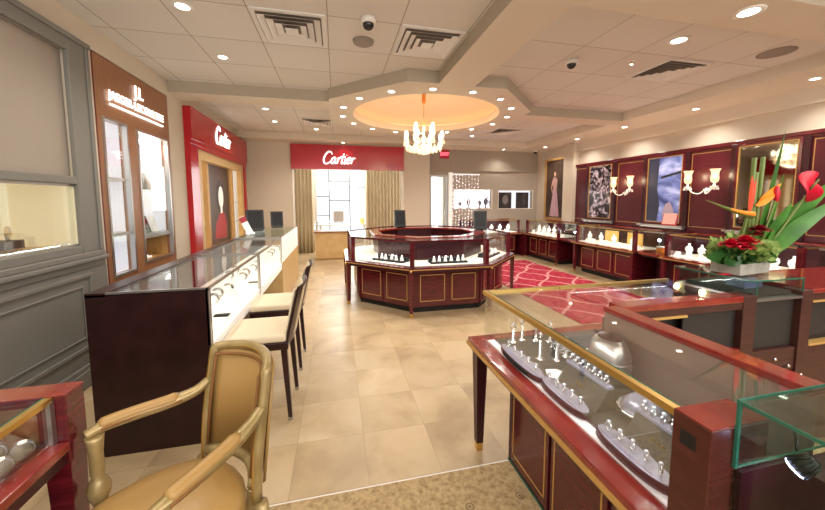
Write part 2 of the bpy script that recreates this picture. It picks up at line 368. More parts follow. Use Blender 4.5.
M = dict(
    floor=floor_mat(), ceil=ceiling_mat(), carpet=carpet_mat(), rug=rug_mat(),
    wall=mat('beige_wall', '#d2c5b2', .75, spec=.2), wallgrey=mat('taupe_wall', '#aa9e8e', .75, spec=.2),
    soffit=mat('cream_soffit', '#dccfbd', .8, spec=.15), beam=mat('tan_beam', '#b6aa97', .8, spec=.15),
    dome=mat('cove_plaster', '#f6dfc2', .8, spec=.1),
    cherry=mat('cherry_wood', '#4a1019', .2, spec=.5, coat=.35, noise=(7,'#6d1c24',.8,(1,1,9))),
    cherrytop=mat('polished_cherry_top', '#7a2020', .12, spec=.6, coat=.6, noise=(9,'#9a3a2c',.7,(1,1,1))),
    cherrydark=mat('dark_cherry_wood', '#331018', .3, spec=.4, noise=(7,'#431820',.8,(1,1,9))),
    panel=mat('burgundy_panel', '#50151f', .32, spec=.45, noise=(5,'#5f1b26',.7,(1,1,6))),
    espresso=mat('espresso_wood', '#241110', .28, spec=.45, noise=(8,'#34191a',.9,(1,9,1))),
    postwood=mat('brown_post_wood', '#4c241d', .25, spec=.45, noise=(7,'#5c2c24',.7,(1,1,9))), innergrey=mat('greyish_case_back', '#6e5d55', .5), brownrear=mat('brown_counter_rear', '#42261f', .45, spec=.3, noise=(6,'#523029',.8,(1,1,7))),
    void=mat('dark_recess', '#17100e', .7), charcoal=mat('charcoal_panel', '#2b2622', .6),
    gold=mat('brass_trim', '#d9b56a', .28, metal=.85), goldline=mat('gilt_line', '#d3a963', .4, metal=.4),
    brass=mat('brass_fitting', '#e0bd70', .22, metal=1), steel=mat('brushed_steel', '#b9b6b2', .3, metal=.9),
    silver=mat('polished_silver', '#dcdde2', .16, metal=.95), chrome=mat('chrome', '#e8e8ea', .08, metal=1),
    lav=mat('silver_lilac_tray', '#9a9aae', .25, metal=.3), darkmat=mat('grey_suede', '#423d38', .85),
    darktray=mat('black_velvet', '#1b191b', .8), cloth=mat('white_lining', '#efe9e1', .8),
    whiteprop=mat('white_display_leatherette', '#f4f0ea', .5, emit=.25), gem=mat('clear_stone', '#e6eefc', .05, metal=.6),  # white props carry added emission so they look lit
    glowdeck=mat('lit_white_deck', '#fff8ee', .6, emit=.3, ecol='#fff6e8'),  # deck glow stands in for light inside the counters
    greypaint=mat('grey_panel_paint', '#7f7c75', .5, spec=.35), beigeblind=mat('beige_blind', '#a3988c', .7),
    walnut=mat('walnut_veneer', '#a06f4c', .4, noise=(6,'#8c5d3c',.9,(1,14,1))), reddish=mat('mahogany_edge', '#6a2518', .4),
    oak=mat('honey_oak', '#c89d62', .42, noise=(6,'#b78849',.9,(14,1,1))), pale=mat('pale_maple', '#d8b884', .42, noise=(5,'#c9a468',.9,(1,12,1))),
    red=mat('red_lacquer', '#b80f1e', .25, spec=.5, coat=.3), white=mat('white_paint', '#ece6de', .6),
    curtain=mat('bronze_drape', '#d3c4a8', .8, spec=.1, noise=(3,'#e0d2b6',.6,(9,9,1))),
    cream=mat('cream_upholstery', '#e3d3b6', .6, spec=.3, bump=(60,.08)), tanleather=mat('tan_leather', '#ab8750', .36, spec=.45, bump=(45,.06)),
    gilt=mat('antique_gilt_frame', '#b09a6c', .34, metal=.35, noise=(12,'#8d7748',.8,(1,1,1))),
    stripe=mat('gimp_braid', '#84592e', .7), black=mat('black_plastic', '#121214', .35), matblack=mat('matte_black', '#0b0a0b', .7),
    vent=mat('white_vent_metal', '#e4dfd9', .5), ventdark=mat('vent_shadow', '#8a8077', .8), fixture=mat('white_trim_ring', '#efe9df', .5),
    speaker=mat('speaker_grille', '#94887d', .7), dome_black=mat('smoked_dome', '#141013', .06, spec=.7), rubine=mat('red_bulb', '#c01818', .3),
    lamp=glow("downlight_lens", "#fff4e2", 10), bulb=glow('candle_bulb', '#ffe9c4', 7), cove=glow('cove_strip', '#ffc08a', 2.6),
    led=glow('cool_led', '#c9c4ff', 30), sign=glow('lit_sign_letters', '#fffaf2', 2.6), signw=mat('white_letters', '#ffffff', .4, emit=.9),
    exitred=glow('exit_red', '#ff5a66', 2.2), exitbox=mat('exit_face', '#7d1a22', .4, emit=.12, ecol='#ff3040'), street=glow('street_daylight', '#ffffff', 2.4),
    day=glow('daylight', '#ffffff', 1.15), pane_grid=mat('dark_muntin', '#4a4a4a', .6), caselining=mat('glowing_case_lining', '#f4f0f0', .7, emit=.3), greyvelvet=mat('grey_velvet', '#5e5955', .85), litdeck=mat('soft_lit_deck', '#f1e6d6', .7, emit=.12), sconceglass=mat('glowing_sconce_glass', '#efe4da', .12, spec=.8, emit=.22, ecol='#ffeedd'), nichelit=glow('lit_niche', '#f4f3fb', .85), greyback=mat('grey_niche_back', '#a9a6a4', .25, emit=.12), nicheside=mat('lit_niche_lining', '#eceaf0', .6, emit=.35), mirrordark=mat('dark_reflection_pane', '#120e0e', .3, spec=.25), strand=mat('glowing_strand', '#f3e9ea', .15, metal=.2, emit=.45), nichewarm=mat('warm_lit_back', '#ddd3b4', .6, emit=.22, ecol='#fff0c8'),  # emission puts light into linings, niche sides, decks, sconce glass and strands
    glasscol=glass('case_glass'), glassgreen=glass('green_edge_glass', '#eff7f3', .14), glassclear=glass('clear_glass', '#fbfdfc', .06),
    edge=mat('green_glass_edge', '#2c6b58', .1, spec=.7), crystal=mat('lit_crystal', '#fff3dc', .12, spec=.8, emit=.55, ecol='#ffe6b8'),  # emission paints lamplight into the crystals
    shade=hurricane_mat(),
    purple=mat('bluish_reflective_panel', '#6f6c93', .25),
    mirror=mat('mirror', '#9d9890', .04, metal=1), frameblk=mat('black_frame', '#15100f', .3),
    green=mat('leaf_green', '#315f20', .35, noise=(6,'#4f862f',.9,(1,1,1))), darkgreen=mat('dark_leaf', '#23491f', .35, noise=(5,'#3c6a2c',.9,(1,1,1))),
    moss=mat('pale_filler_green', '#7d9a48', .6, noise=(25,'#a5b86a',.9,(1,1,1))), orange=mat('orange_petal', '#ee7a1c', .4, noise=(5,'#f2a23a',.8,(1,1,1))),
    petal=mat('red_petal', '#c3122e', .35), crimson=mat('crimson_bloom', '#8c0d22', .5), pot=mat('grey_stone_planter', '#a9a49a', .6, noise=(18,'#8d887d',.8,(1,1,1))),
    stem=mat('stem_green', '#5f6f2c', .5), pink=mat('pink_gown', '#b48a98', .6, noise=(6,'#d8b8c2',.8,(6,6,1))), skin=mat('painted_skin', '#d8a98c', .6),
    paintbg=mat('dark_canvas', '#3a261d', .5, noise=(3,'#6a5444',.7,(1,1,1))), posterbg=mat('dark_poster', '#3c2a24', .3, noise=(3,'#5a3f35',.8,(1,1,1))),
    faceprint=mat('glowing_face_print', '#f2e2d8', .4, emit=.3), litcol=mat('lit_column_back', '#f3e2bd', .6, emit=.75, ecol='#ffe7bd'), redprint=mat('printed_red_dress', '#b8303a', .4), hair=mat('printed_dark_hair', '#1d1210', .4),  # emission brightens the face print and lights the column back
    pinkbook=mat('pink_red_cover', '#c23a3c', .4, emit=.1),
    sky_pic=picture_mat('blue_cloud_print', [(.3,'#39406e'),(.48,'#6a78b4'),(.6,'#a9b2de'),(.75,'#dfe2f6')], 2.2, 1.2, (1,1,1.6), .35),
    dark_pic=picture_mat('dark_glittering_print', [(.3,'#0c0a0c'),(.45,'#2c252c'),(.53,'#8d7f8a'),(.62,'#cdbfcb'),(.8,'#fff8fb')], 9.5, .8, (1,1,1), .1),  # white and pink flecks imitate reflected lights
    grey_pic=picture_mat('grey_portrait_print', [(.3,'#2c2a2a'),(.5,'#464142'),(.7,'#6d6666')], 3.0, .6),
    crowd=picture_mat('white_niche_photo', [(.28,'#77747f'),(.36,'#d9d9e4'),(.42,'#ffffff'),(.9,'#ffffff')], 9, .8, (1,1,.35), 1.2),
)
# ---------------------------------------------------------------- the room
XL, XR, YB = -2.03, 5.72, 8.70
ZC, ZS = 3.0, 2.86

def wall_cells(axis, pos, thick, a0, a1, z0, z1, holes):
    """boxes of a wall (axis 'x': plane X=pos running along Y) leaving rectangular holes (a0,a1,z0,z1)"""
    g = G()
    ca = sorted({a0, a1} | {h[i] for h in holes for i in (0,1) if a0 < h[i] < a1})
    cz = sorted({z0, z1} | {h[i] for h in holes for i in (2,3) if z0 < h[i] < z1})
    for i in range(len(ca)-1):
        run = None
        for j in range(len(cz)-1):
            am, zm = (ca[i]+ca[i+1])/2, (cz[j]+cz[j+1])/2
            if any(h[0] < am < h[1] and h[2] < zm < h[3] for h in holes): continue
            if axis == 'x': g.box(pos, ca[i], cz[j], pos+thick, ca[i+1], cz[j+1])
            else: g.box(ca[i], pos, cz[j], ca[i+1], pos+thick, cz[j+1])
    return g

# floor: polished marble tile in the shop, patterned carpet in the foreground strip
struct(G().box(-2.6, 1.64, -.06, 6.0, 12.2, 0), 'floor', M['floor'])
struct(G().box(-2.6, -2.2, -.06, 6.0, 1.625, .004), 'floor_carpet', M['carpet'])
struct(G().box(-2.6, 1.625, -.06, 6.0, 1.635, .003), 'trim_1', M['white'])

# walls
struct(wall_cells('x', XL, -.12, -2.2, YB+.1, 0, ZC, [(-.6,3.22,1.02,2.68),(3.51,4.84,0,2.80),(5.26,8.20,0,2.80)]), 'wall_left', M['wall'])
struct(wall_cells('y', 8.37, .34, XL, 2.37, 0, ZC, [(-1.0,1.68,0,2.26)]), 'wall_back_portal', M['wall'])
struct(wall_cells('y', YB, .14, 2.37, XR+.14, 0, ZC, [(2.48,3.00,0,2.18),(3.16,4.29,1.27,1.79),(4.50,5.58,1.26,1.77)]), 'wall_back', M['wallgrey'])
struct(G().box(XR, -2.2, 0, XR+.14, YB+.14, ZC), 'wall_right', M['wall'])
struct(G().box(2.37, 8.66, 2.30, XR, 8.70, 2.345), 'trim_2', M['wallgrey'])
struct(G().box(5.56, 7.0, 0, 5.72, 7.36, ZS), 'wall_right_pier', M['wall'], .004)
struct(G().box(5.64, -2.2, 2.66, 5.72, 7.02, 2.70).box(5.66, -2.2, 2.70, 5.72, 7.02, 2.86), 'trim_3', M['soffit'])

# boutique room behind the portal
struct(wall_cells('y', 10.75, .1, -2.4, 3.0, 0, 3.0, [(-.62,.98,.30,2.55)]), 'wall_boutique', M['white'])
struct(G().box(-2.45, 8.71, 0, -2.35, 10.75, 3.0).box(2.9, 8.86, 0, 3.0, 10.75, 3.0), 'wall_boutique_sides', M['white'])
struct(G().box(-2.45, 8.71, 2.9, 3.0, 10.85, 3.0), 'ceiling_boutique', M['white'])
w = struct(G().box(-.62, 10.74, .30, -.58, 10.80, 2.55).box(.94, 10.74, .30, .98, 10.80, 2.55).box(-.62, 10.74, 2.51, .98, 10.80, 2.55), 'window_1', M['white'])
g = G()
for x in (-.21, .42): g.box(x-.013, 10.735, .30, x+.013, 10.775, 2.52)
for x0, x1, z in ((-.58,-.21,1.02),(-.58,-.21,1.62),(-.21,.42,1.50),(-.21,.42,2.10),(.42,.94,1.92),(-.58,.94,.72)): g.box(x0, 10.735, z-.013, x1, 10.775, z+.013)
g.build('window_mullion', M['pane_grid'], w)
G().box(-.6, 10.775, .3, .96, 10.78, 2.53).build('window_pane', M['glassclear'], w)
struct(G().box(-3.0, 11.6, -.05, 4.0, 11.65, 4.2), 'exterior_daylight', M['day'])

# ceiling: tiled slab with a round hole for the cove dome
CXO, CYO, RC = 1.45, 5.37, 1.165
g = G()
rect = (-2.2, -2.2, 6.0, 12.0)
angs = sorted([2*PI*k/64 for k in range(64)] + [math.atan2(y-CYO, x-CXO) % (2*PI) for x in (rect[0],rect[2]) for y in (rect[1],rect[3])])
inn, outr = [], []
for a in angs:
    c, s_ = math.cos(a), math.sin(a)
    inn.append((CXO+1.36*c, CYO+1.36*s_, ZC))
    t_ = min([(rect[2]-CXO)/c if c > 1e-9 else 1e9, (rect[0]-CXO)/c if c < -1e-9 else 1e9, (rect[3]-CYO)/s_ if s_ > 1e-9 else 1e9, (rect[1]-CYO)/s_ if s_ < -1e-9 else 1e9])
    outr.append((CXO+t_*c, CYO+t_*s_, ZC))
n_ = len(angs)
g.add(inn+outr, [(i,(i+1)%n_,n_+(i+1)%n_,n_+i) for i in range(n_)])
g.add([(x,y,z+.06) for x,y,z in inn+outr], [(n_+i,n_+(i+1)%n_,(i+1)%n_,i) for i in range(n_)])
struct(g, 'ceiling', M['ceil'])

def octagon(ap, rot=PI/8):
    R_ = ap/math.cos(PI/8)
    return [(CXO+R_*math.cos(rot+k*PI/4), CYO+R_*math.sin(rot+k*PI/4)) for k in range(8)]
# suspended octagon with the round opening
oc = octagon(1.52)
g = G(); seg = 64
for zz, flip in ((ZS, True),):
    ins, ots = [], []
    for k in range(seg):
        a = 2*PI*k/seg
        ins.append((CXO+RC*math.cos(a), CYO+RC*math.sin(a), zz))
        # radius of the octagon along this direction
        q = (a % (PI/4)); q = min(q, PI/4-q); r_ = 1.52/math.cos(q)
        ots.append((CXO+r_*math.cos(a), CYO+r_*math.sin(a), zz))
    g.add(ins+ots, [(i,seg+i,seg+(i+1)%seg,(i+1)%seg) for i in range(seg)])
struct(g, 'ceiling_octagon', M['soffit'])
g = G()
for i in range(8):
    a, b = oc[i], oc[(i+1)%8]
    g.quad((a[0],a[1],ZS),(b[0],b[1],ZS),(b[0],b[1],ZC),(a[0],a[1],ZC))
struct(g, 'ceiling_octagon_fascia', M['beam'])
g = G(); g.lathe([(RC,ZS),(RC,2.945),(RC-.02,2.95),(RC-.02,2.965),(RC+.04,2.968),(1.33,2.968),(1.34,2.99),(1.34,3.08),(1.22,3.13),(1.20,3.16),(1.14,3.17),(1.12,3.21),(.9,3.29),(.6,3.35),(.3,3.375),(.0001,3.38)], (CXO,CYO,0), 64, cap=False)
struct(g, 'ceiling_dome', M['dome'])
g = G(); g.torus((CXO,CYO,2.985), 1.26, .012, 'z', 64, 6)
struct(g, 'ceiling_cove_strip', M['cove'])

# beams and soffits: pale undersides, tan sides
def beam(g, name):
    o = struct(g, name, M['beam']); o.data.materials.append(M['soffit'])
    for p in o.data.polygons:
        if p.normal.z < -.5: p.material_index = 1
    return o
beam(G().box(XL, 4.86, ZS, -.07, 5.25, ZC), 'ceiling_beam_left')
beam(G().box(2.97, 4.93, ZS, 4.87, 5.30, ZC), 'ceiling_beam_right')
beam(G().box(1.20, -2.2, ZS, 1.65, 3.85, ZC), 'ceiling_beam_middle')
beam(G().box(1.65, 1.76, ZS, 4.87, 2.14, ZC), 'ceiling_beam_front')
struct(G().box(4.87, -2.2, ZS, XR, 7.93, ZC), 'ceiling_soffit_right', M['soffit'])
struct(G().box(XL, 7.93, ZS, 2.37, 8.37, ZC).box(2.37, 7.93, ZS, XR, 8.70, ZC), 'ceiling_soffit_back', M['soffit'])
# ---------------------------------------------------------------- left wall
def rect_ring(g, y0, z0, y1, z1, w, x0, x1, axis='x'):
    """picture-frame of four bars; axis x: lies in a plane of constant X"""
    for a,b,c,d in ((y0,z0,y1,z0+w),(y0,z1-w,y1,z1),(y0,z0+w,y0+w,z1-w),(y1-w,z0+w,y1,z1-w)):
        if axis == 'x': g.box(x0,a,b,x1,c,d)
        else: g.box(a,x0,b,c,x1,d)
    return g

# grey panelled surround: one carpentry piece fixed to the wall
X0 = XL
g = G()
g.box(X0, 3.19, 1.08, X0+.035, 3.41, 2.78).box(X0, -.7, 2.66, X0+.035, 3.19, 2.78)
g.box(X0, -.7, 2.75, X0+.055, 3.425, 2.79)                              # cap moulding
g.box(X0+.035, 3.37, 1.08, X0+.047, 3.41, 2.75)                         # outer bead
g.box(X0, -.7, 1.63, X0+.03, 3.19, 1.69)                             # cross rail
g.box(X0, -.7, 1.08, X0+.03, 3.19, 1.14)
struct(g, 'trim_4', M['greypaint'], .006)
struct(G().box(X0, -.7, 1.00, X0+.065, 3.43, 1.035).box(X0, -.7, 1.035, X0+.05, 3.42, 1.08).box(X0, -.7, .95, X0+.045, 3.42, 1.0), 'trim_5', M['greypaint'], .008)
g = G().box(X0, -.7, 0, X0+.035, 3.44, .95)
rect_ring(g, .7, .30, 3.24, .91, .03, X0+.035, X0+.05); rect_ring(g, .8, .39, 3.14, .82, .015, X0+.035, X0+.045)
struct(g, 'wall_left_wainscot', M['greypaint'], .004)
struct(G().box(X0, -.7, 0, X0+.06, 3.44, .14).box(X0, -.7, .14, X0+.05, 3.44, .18), 'baseboard_left', M['greypaint'], .006)
struct(G().box(X0-.06, -.6, 1.68, X0-.03, 3.215, 2.67), 'wall_left_blind_panel', M['beigeblind'])
t = thing('display_window', 'shallow lit display window in the grey panelled wall, cream lining', 'display window', (X0, 2.2, 1.14))
def loc(o, x, y, z): o.location = (x, y, z)
g = G().box(-.46,-1.6,-.02,-.44,1.01,.5).box(-.44,.99,-.02,-.005,1.01,.5).box(-.44,-1.6,.48,-.005,1.0,.5)
g.build('backing', M['nichewarm'], t)
G().box(-.44,-1.6,-.02,-.005,1.0,-.002).build('shelf', M['oak'], t)
G().box(-.44,-1.5,-.002,-.16,.72,.03).build('riser', M['pale'], t, .004)
G().box(-.008,-1.6,0,-.003,1.0,.485).build('glass', M['glassclear'], t)
rect_ring(G(), -1.6, -.002, 1.012, .49, .018, -.02, .0).build('frame', M['steel'], t)
# items in that window
s = solo(G().box(-.08,-.17,0,.08,.17,.06), 'display_block', M['espresso'], 'dark wooden block in the lit wall window under the bangle', 'display block', (-2.22, 2.70, 1.17), bevel=.004)
g = G().torus((0,0,.045), .042, .011, 'x', 24, 8)
solo(g, 'bangle', M['gold'], 'gold bangle standing on the dark block in the lit wall window', 'bangle', (-2.20, 2.83, 1.232), rz=.5)
solo(G().box(-.03,-.025,0,.03,.025,.02), 'ring_box', M['espresso'], 'tiny dark box on the pale riser of the lit wall window', 'box', (-2.24, 3.06-.18, 1.171), bevel=.003)
g0 = G()
for k in range(9): g0.ball((.012*math.sin(k*2.1), (k-4)*.021, .012), .0125, 8, 6)
s = solo(g0, 'sparkling_bracelet', M['gem'], 'sparkling clear bracelet lying along the front of the lit wall window', 'bracelet', (-2.10, 2.84, 1.139))
g0 = G()
for k in range(6): g0.ball((.014*math.sin(k*1.7), (k-2.5)*.022, .011), .0115, 8, 6)
solo(g0, 'sparkling_bracelet', M['gem'], 'short sparkling cluster near the far corner of the lit wall window', 'bracelet', (-2.10, 3.10, 1.139))

# walnut feature showcase with two glazed niches and a lit sign
t = thing('walnut_showcase', 'walnut wall showcase with two glazed niches and lit white lettering', 'wall showcase', (X0, 4.175, 0))
holes = [(-.575,-.245,.80,2.24),(-.045,.575,.84,2.23)]
wall = wall_cells('x', .0, -.06, -.655, .655, 0, 2.79, holes); wall.build('panel', M['walnut'], t)
G().box(-.06,-.668,0,.004,-.655,2.79).build('edge_strip', M['reddish'], t)
g = G()
for h in holes: rect_ring(g, h[0]-.02, h[2]-.02, h[1]+.02, h[3]+.02, .022, -.03, .012)
g.build('niche_frame', M['steel'], t)
G().box(-.36,-.64,.2,-.34,-.10,2.4).build('backing', M['nichelit'], t)
G().box(-.36,-.10,.2,-.34,.64,2.4).build('backing', M['greyback'], t)
G().box(-.339,.16,1.13,-.32,.42,2.15).build('lit_centre_panel', M['nichelit'], t)
G().box(-.34,-.245,.2,-.06,-.225,2.4).box(-.34,-.075,.2,-.06,-.055,2.4).box(-.34,.60,1.13,-.06,.62,2.4).box(-.34,-.62,.2,-.06,-.60,2.4).build('divider', M['nicheside'], t)
G().box(-.34,-.575,1.69,-.01,-.245,1.72).box(-.34,-.575,1.16,-.01,-.245,1.19).build('shelf', M['steel'], t)
G().box(-.34,-.045,1.085,-.01,.575,1.13).build('shelf', M['steel'], t)
G().box(-.335,-.045,1.62,-.08,.575,1.63).build('glass_shelf', M['glassgreen'], t)
G().box(-.32,-.045,.82,-.30,.60,1.085).box(-.30,.58,.82,-.06,.60,1.085).box(-.32,-.05,.80,-.06,.6,.84).build('lower_bay', M['oak'], t)
G().box(-.016,-.575,.80,-.012,-.245,2.24).box(-.016,-.045,1.13,-.012,.575,2.23).build('glass', M['glassclear'], t)
G().box(-.2,.0,2.16,-.1,.56,2.19).build('strip_lamp', M['lamp'], t)
Mx = frame_mat((.014,.01,2.475), (0,1,0))
tx = text_g('JAEGER-LECOULTRE', .11, .004, .001, 1.06); 
xs = [p[0] for p in tx.v]; k_ = 1.0/(max(xs)-min(xs)); tx.xf(Matrix.Diagonal((k_,1,1,1)))
# taller first letter like the sign
tx.xf(Mx)
sg = tx.build('sign_lettering', M['sign'], t)
G().box(.004,-.47,2.385,.016,.49,2.40).build('underline', M['sign'], sg)
text_g('J', .17, .004, .0015).xf(frame_mat((.014,-.045,2.625), (0,1,0))).build('emblem', M['sign'], sg)
text_g('L', .17, .004, .0015).xf(frame_mat((.014,.045,2.625), (0,1,0))).build('emblem', M['sign'], sg)
# what stands in its niches
for z, lab in ((1.722,'upper'),(1.192,'middle')):
    g = G().box(-.06,-.05,0,.05,.05,.10).box(-.04,-.035,.10,.035,.035,.16)
    solo(g, 'watch_plinth', M['whiteprop'], f'white stepped watch plinth on the {lab} shelf of the narrow walnut niche', 'watch plinth', (-2.2, 3.765, z), bevel=.004)
for y, z, mm, lab in ((4.28,1.132,'whiteprop','white card tent on the near end of the steel shelf in the wide walnut niche'),(4.46,1.132,'darktray','black watch block midway along the steel shelf in the wide walnut niche'),(4.63,1.132,'whiteprop','white card tent at the far end of the steel shelf in the wide walnut niche'),(4.40,1.632,'darktray','black watch block on the glass shelf of the wide walnut niche'),(4.58,1.632,'silver','silver watch block on the glass shelf of the wide walnut niche')):
    g = G().add([(-.05,-.06,0),(.05,-.06,0),(.05,.06,0),(-.05,.06,0),(-.02,-.05,.19),(.0,-.05,.19),(.0,.05,.19),(-.02,.05,.19)],[(0,3,2,1),(4,5,6,7),(0,1,5,4),(1,2,6,5),(2,3,7,6),(3,0,4,7)])
    solo(g, 'watch_stand', M[mm], lab, 'watch stand', (-2.19, y, z))
g = G().box(-.1,-.17,0,.08,.10,.02).box(-.08,-.12,.02,.06,.06,.035)
solo(g, 'white_folders', M['whiteprop'], 'white folders stacked in the open oak bay below the wide walnut niche', 'folders', (-2.2, 4.35, .842-.0), bevel=.003)

# cursive sign lettering
def cursive():
    L = [
     [(.66,.78),(.52,.98),(.30,.98),(.10,.70),(.03,.35),(.14,.05),(.38,-.02),(.62,.16)],
     [(1.04,.46),(.90,.54),(.74,.40),(.70,.14),(.80,.0),(.94,.12),(1.03,.48),(1.0,.14),(1.08,.0),(1.18,.10)],
     [(1.20,.50),(1.27,.44),(1.22,.0),(1.26,.30),(1.38,.50),(1.50,.46)],
     [(1.66,.86),(1.59,.20),(1.64,.0),(1.76,.10)], [(1.42,.60),(1.6,.56),(1.86,.60)],
     [(1.88,.50),(1.85,.10),(1.90,.0),(2.02,.12)], [(1.93,.72),(1.935,.74)],
     [(2.06,.24),(2.26,.30),(2.32,.46),(2.20,.54),(2.07,.38),(2.05,.14),(2.16,.0),(2.36,.12)],
     [(2.42,.50),(2.49,.44),(2.44,.0),(2.48,.30),(2.60,.50),(2.74,.44)]]
    return L
def cursive_g(width, r):
    s_ = width/2.85; g = G()
    for st in cursive():
        pts = [((x+.22*y-1.42)*s_, (y-.48)*s_*1.02, 0) for x, y in st]
        sp = spline(pts, 5) if len(pts) > 2 else [Vector(p) for p in pts]
        n = len(sp)
        g.tube(sp, [r*(.72+.5*math.sin(PI*(i+.5)/n)) for i in range(n)], 6, flat=.6)
    return g

# red lacquer wall unit with portrait poster
t = thing('red_lacquer_showcase', 'red lacquer wall unit with white script sign and pale wooden frame', 'wall unit', (X0, 6.78, 0))
wall_cells('x', 0, .07, -1.52, 1.42, 0, 2.80, [(-1.25,1.27,.0,2.26)]).build('surround', M['red'], t)
g = G().box(.07,-1.52,2.36,.10,1.42,2.80).box(.07,-1.52,2.30,.085,1.42,2.36); g.build('fascia', M['red'], t)
cursive_g(.80, .0145).xf(frame_mat((.105,-.17,2.60), (0,1,0))).build('sign_lettering', M['sign'], t)
wall_cells('x', -.05, .09, -1.25, 1.27, 0, 2.26, [(-1.07,-.72,.70,2.12),(-.72,.40,.70,2.12),(.40,1.10,.70,2.12)]).build('wooden_frame', M['pale'], t)
wall_cells('x', -.06, .07, -.78, .46, .70, 2.12, [(-.70,.38,.74,2.10)]).build('picture_surround', M['oak'], t)
G().box(-.22,-1.1,.6,-.20,-.70,2.2).box(-.22,.36,.6,-.20,1.15,2.2).build('lit_back', M['litcol'], t)
G().box(-.2,-1.07,1.05,-.04,-.78,1.07).box(-.2,-1.07,1.45,-.04,-.78,1.47).box(-.2,.46,1.05,-.04,1.10,1.07).box(-.2,.46,1.45,-.04,1.10,1.47).build('shelf', M['glassgreen'], t)
G().box(-.2,.70,.7,-.03,.76,2.12).build('divider', M['oak'], t)
# poster
t = thing('portrait_poster', 'tall dark poster of a pale faced person in red inside the wall unit', 'poster', (X0-.03, 6.62, .74))
G().box(0,-.535,0,.015,.535,1.36).build('print', M['posterbg'], t)
def flat(pts, x=.0165): return [(x, y, z) for y, z in pts]
def blob(cy, cz, ry, rz_, n=18): return [(cy+ry*math.cos(2*PI*k/n), cz+rz_*math.sin(2*PI*k/n)) for k in range(n)]
G().quad(*flat(blob(.03,.84,.20,.29), .0158)).build('printed_hair', M['hair'], t)
G().quad(*flat(blob(.08,.82,.13,.20), .0164)).build('printed_face', M['faceprint'], t)
G().quad(*flat([(-.30,.10),(.30,.06),(.34,.34),(.24,.52),(.10,.58),(-.06,.50),(-.24,.34)], .0161)).build('printed_dress', M['redprint'], t)
G().quad(*flat([(.02,.52),(.14,.54),(.13,.68),(.03,.66)], .0162)).build('printed_neck', M['faceprint'], t)
for i_, (y, z) in enumerate(((5.86,1.072),(5.86,1.472),(7.38,1.072),(7.70,1.472),(7.70,1.072))):
    solo(G().box(-.04,-.05,0,.04,.05,.13).box(-.03,-.035,.13,.03,.035,.19), 'lit_bottle_box', M['whiteprop'],
        ['cream carton on the lower shelf left of the portrait poster','cream carton on the upper shelf left of the portrait poster','cream carton on the lower shelf just right of the portrait poster','cream carton on the upper shelf beside the far wooden stile of the red unit','cream carton on the lower shelf beside the far wooden stile of the red unit'][i_], 'carton', (X0-.13, y, z), bevel=.004)

# ---------------------------------------------------------------- left counters
XF, XB = -.76, -1.385
def ws(**k): pass
def counter_bay(name, label, y0, y1, end_panel):
    t = thing(name, label, 'display counter', (XB, y0, 0)); L = y1-y0; W = XF-XB
    g = G().box(.09,.05,.0,W-.30,L-.0,.53); g.build('cabinet_base', M['espresso'], t)
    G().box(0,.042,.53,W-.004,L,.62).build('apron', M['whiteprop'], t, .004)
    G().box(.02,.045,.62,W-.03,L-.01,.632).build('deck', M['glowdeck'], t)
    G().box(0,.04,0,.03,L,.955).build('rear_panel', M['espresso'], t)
    if end_panel:
        G().box(0,0,0,W,.04,.972).build('end_panel', M['espresso'], t, .003)
    G().box(.0,.0,.955,.10,L,.98).build('rear_rail', M['espresso'], t, .002)
    G().box(.10,.0,.966,W,L,.974).build('top_glass', M['glasscol'], t)
    G().box(W-.008,.0 if not end_panel else .04,.632,W-.001,L,.966).build('front_glass', M['glasscol'], t)
    g = G().box(W-.014,0,.964,W+.002,L,.98).box(.1,0,.964,W,.016,.981).box(W-.016,0,.62,W+.002,.018,.97).box(W-.018,L-.02,.53,W+.002,L,.97).box(.1,L-.016,.964,W,L,.98)
    g.build('metal_edge', M['steel'], t)
    return t
t = counter_bay('display_counter', 'dark ended glass display counter nearest the armchair', 2.18, 3.53, True)
G().lathe([(.006,0),(.006,.02),(.013,.024),(.016,.034),(.009,.044),(.0001,.046)], (0,0,0), 12).xf(Matrix.Translation((-.0,.20,.54)) @ Matrix.Rotation(-PI/2,4,'Y')).build('knob', M['black'], t)
counter_bay('display_counter', 'middle glass display counter behind the second side chair', 3.54, 4.92, False)
# solid fronted counter at the far end
t = thing('display_counter', 'pale wood fronted display counter at the far end by the wall unit', 'display counter', (XB, 4.93, 0)); L = 1.95; W = XF-XB
G().box(.0,.0,.0,W,L,.62).build('cabinet_base', M['pale'], t, .004)
G().box(W-.012,.0,.62,W,L,.98).build('lit_front', M['whiteprop'], t)
G().box(.02,.02,.62,W-.03,L-.02,.632).build('deck', M['glowdeck'], t)
G().box(0,0,.62,.03,L,.97).build('rear_panel', M['espresso'], t)
G().box(0,0,.97,W,L,.982).build('top_glass', M['glassgreen'], t)
G().box(W-.012,0,.982,W,L,.99).box(0,0,.975,W,.012,.99).build('metal_edge', M['steel'], t)

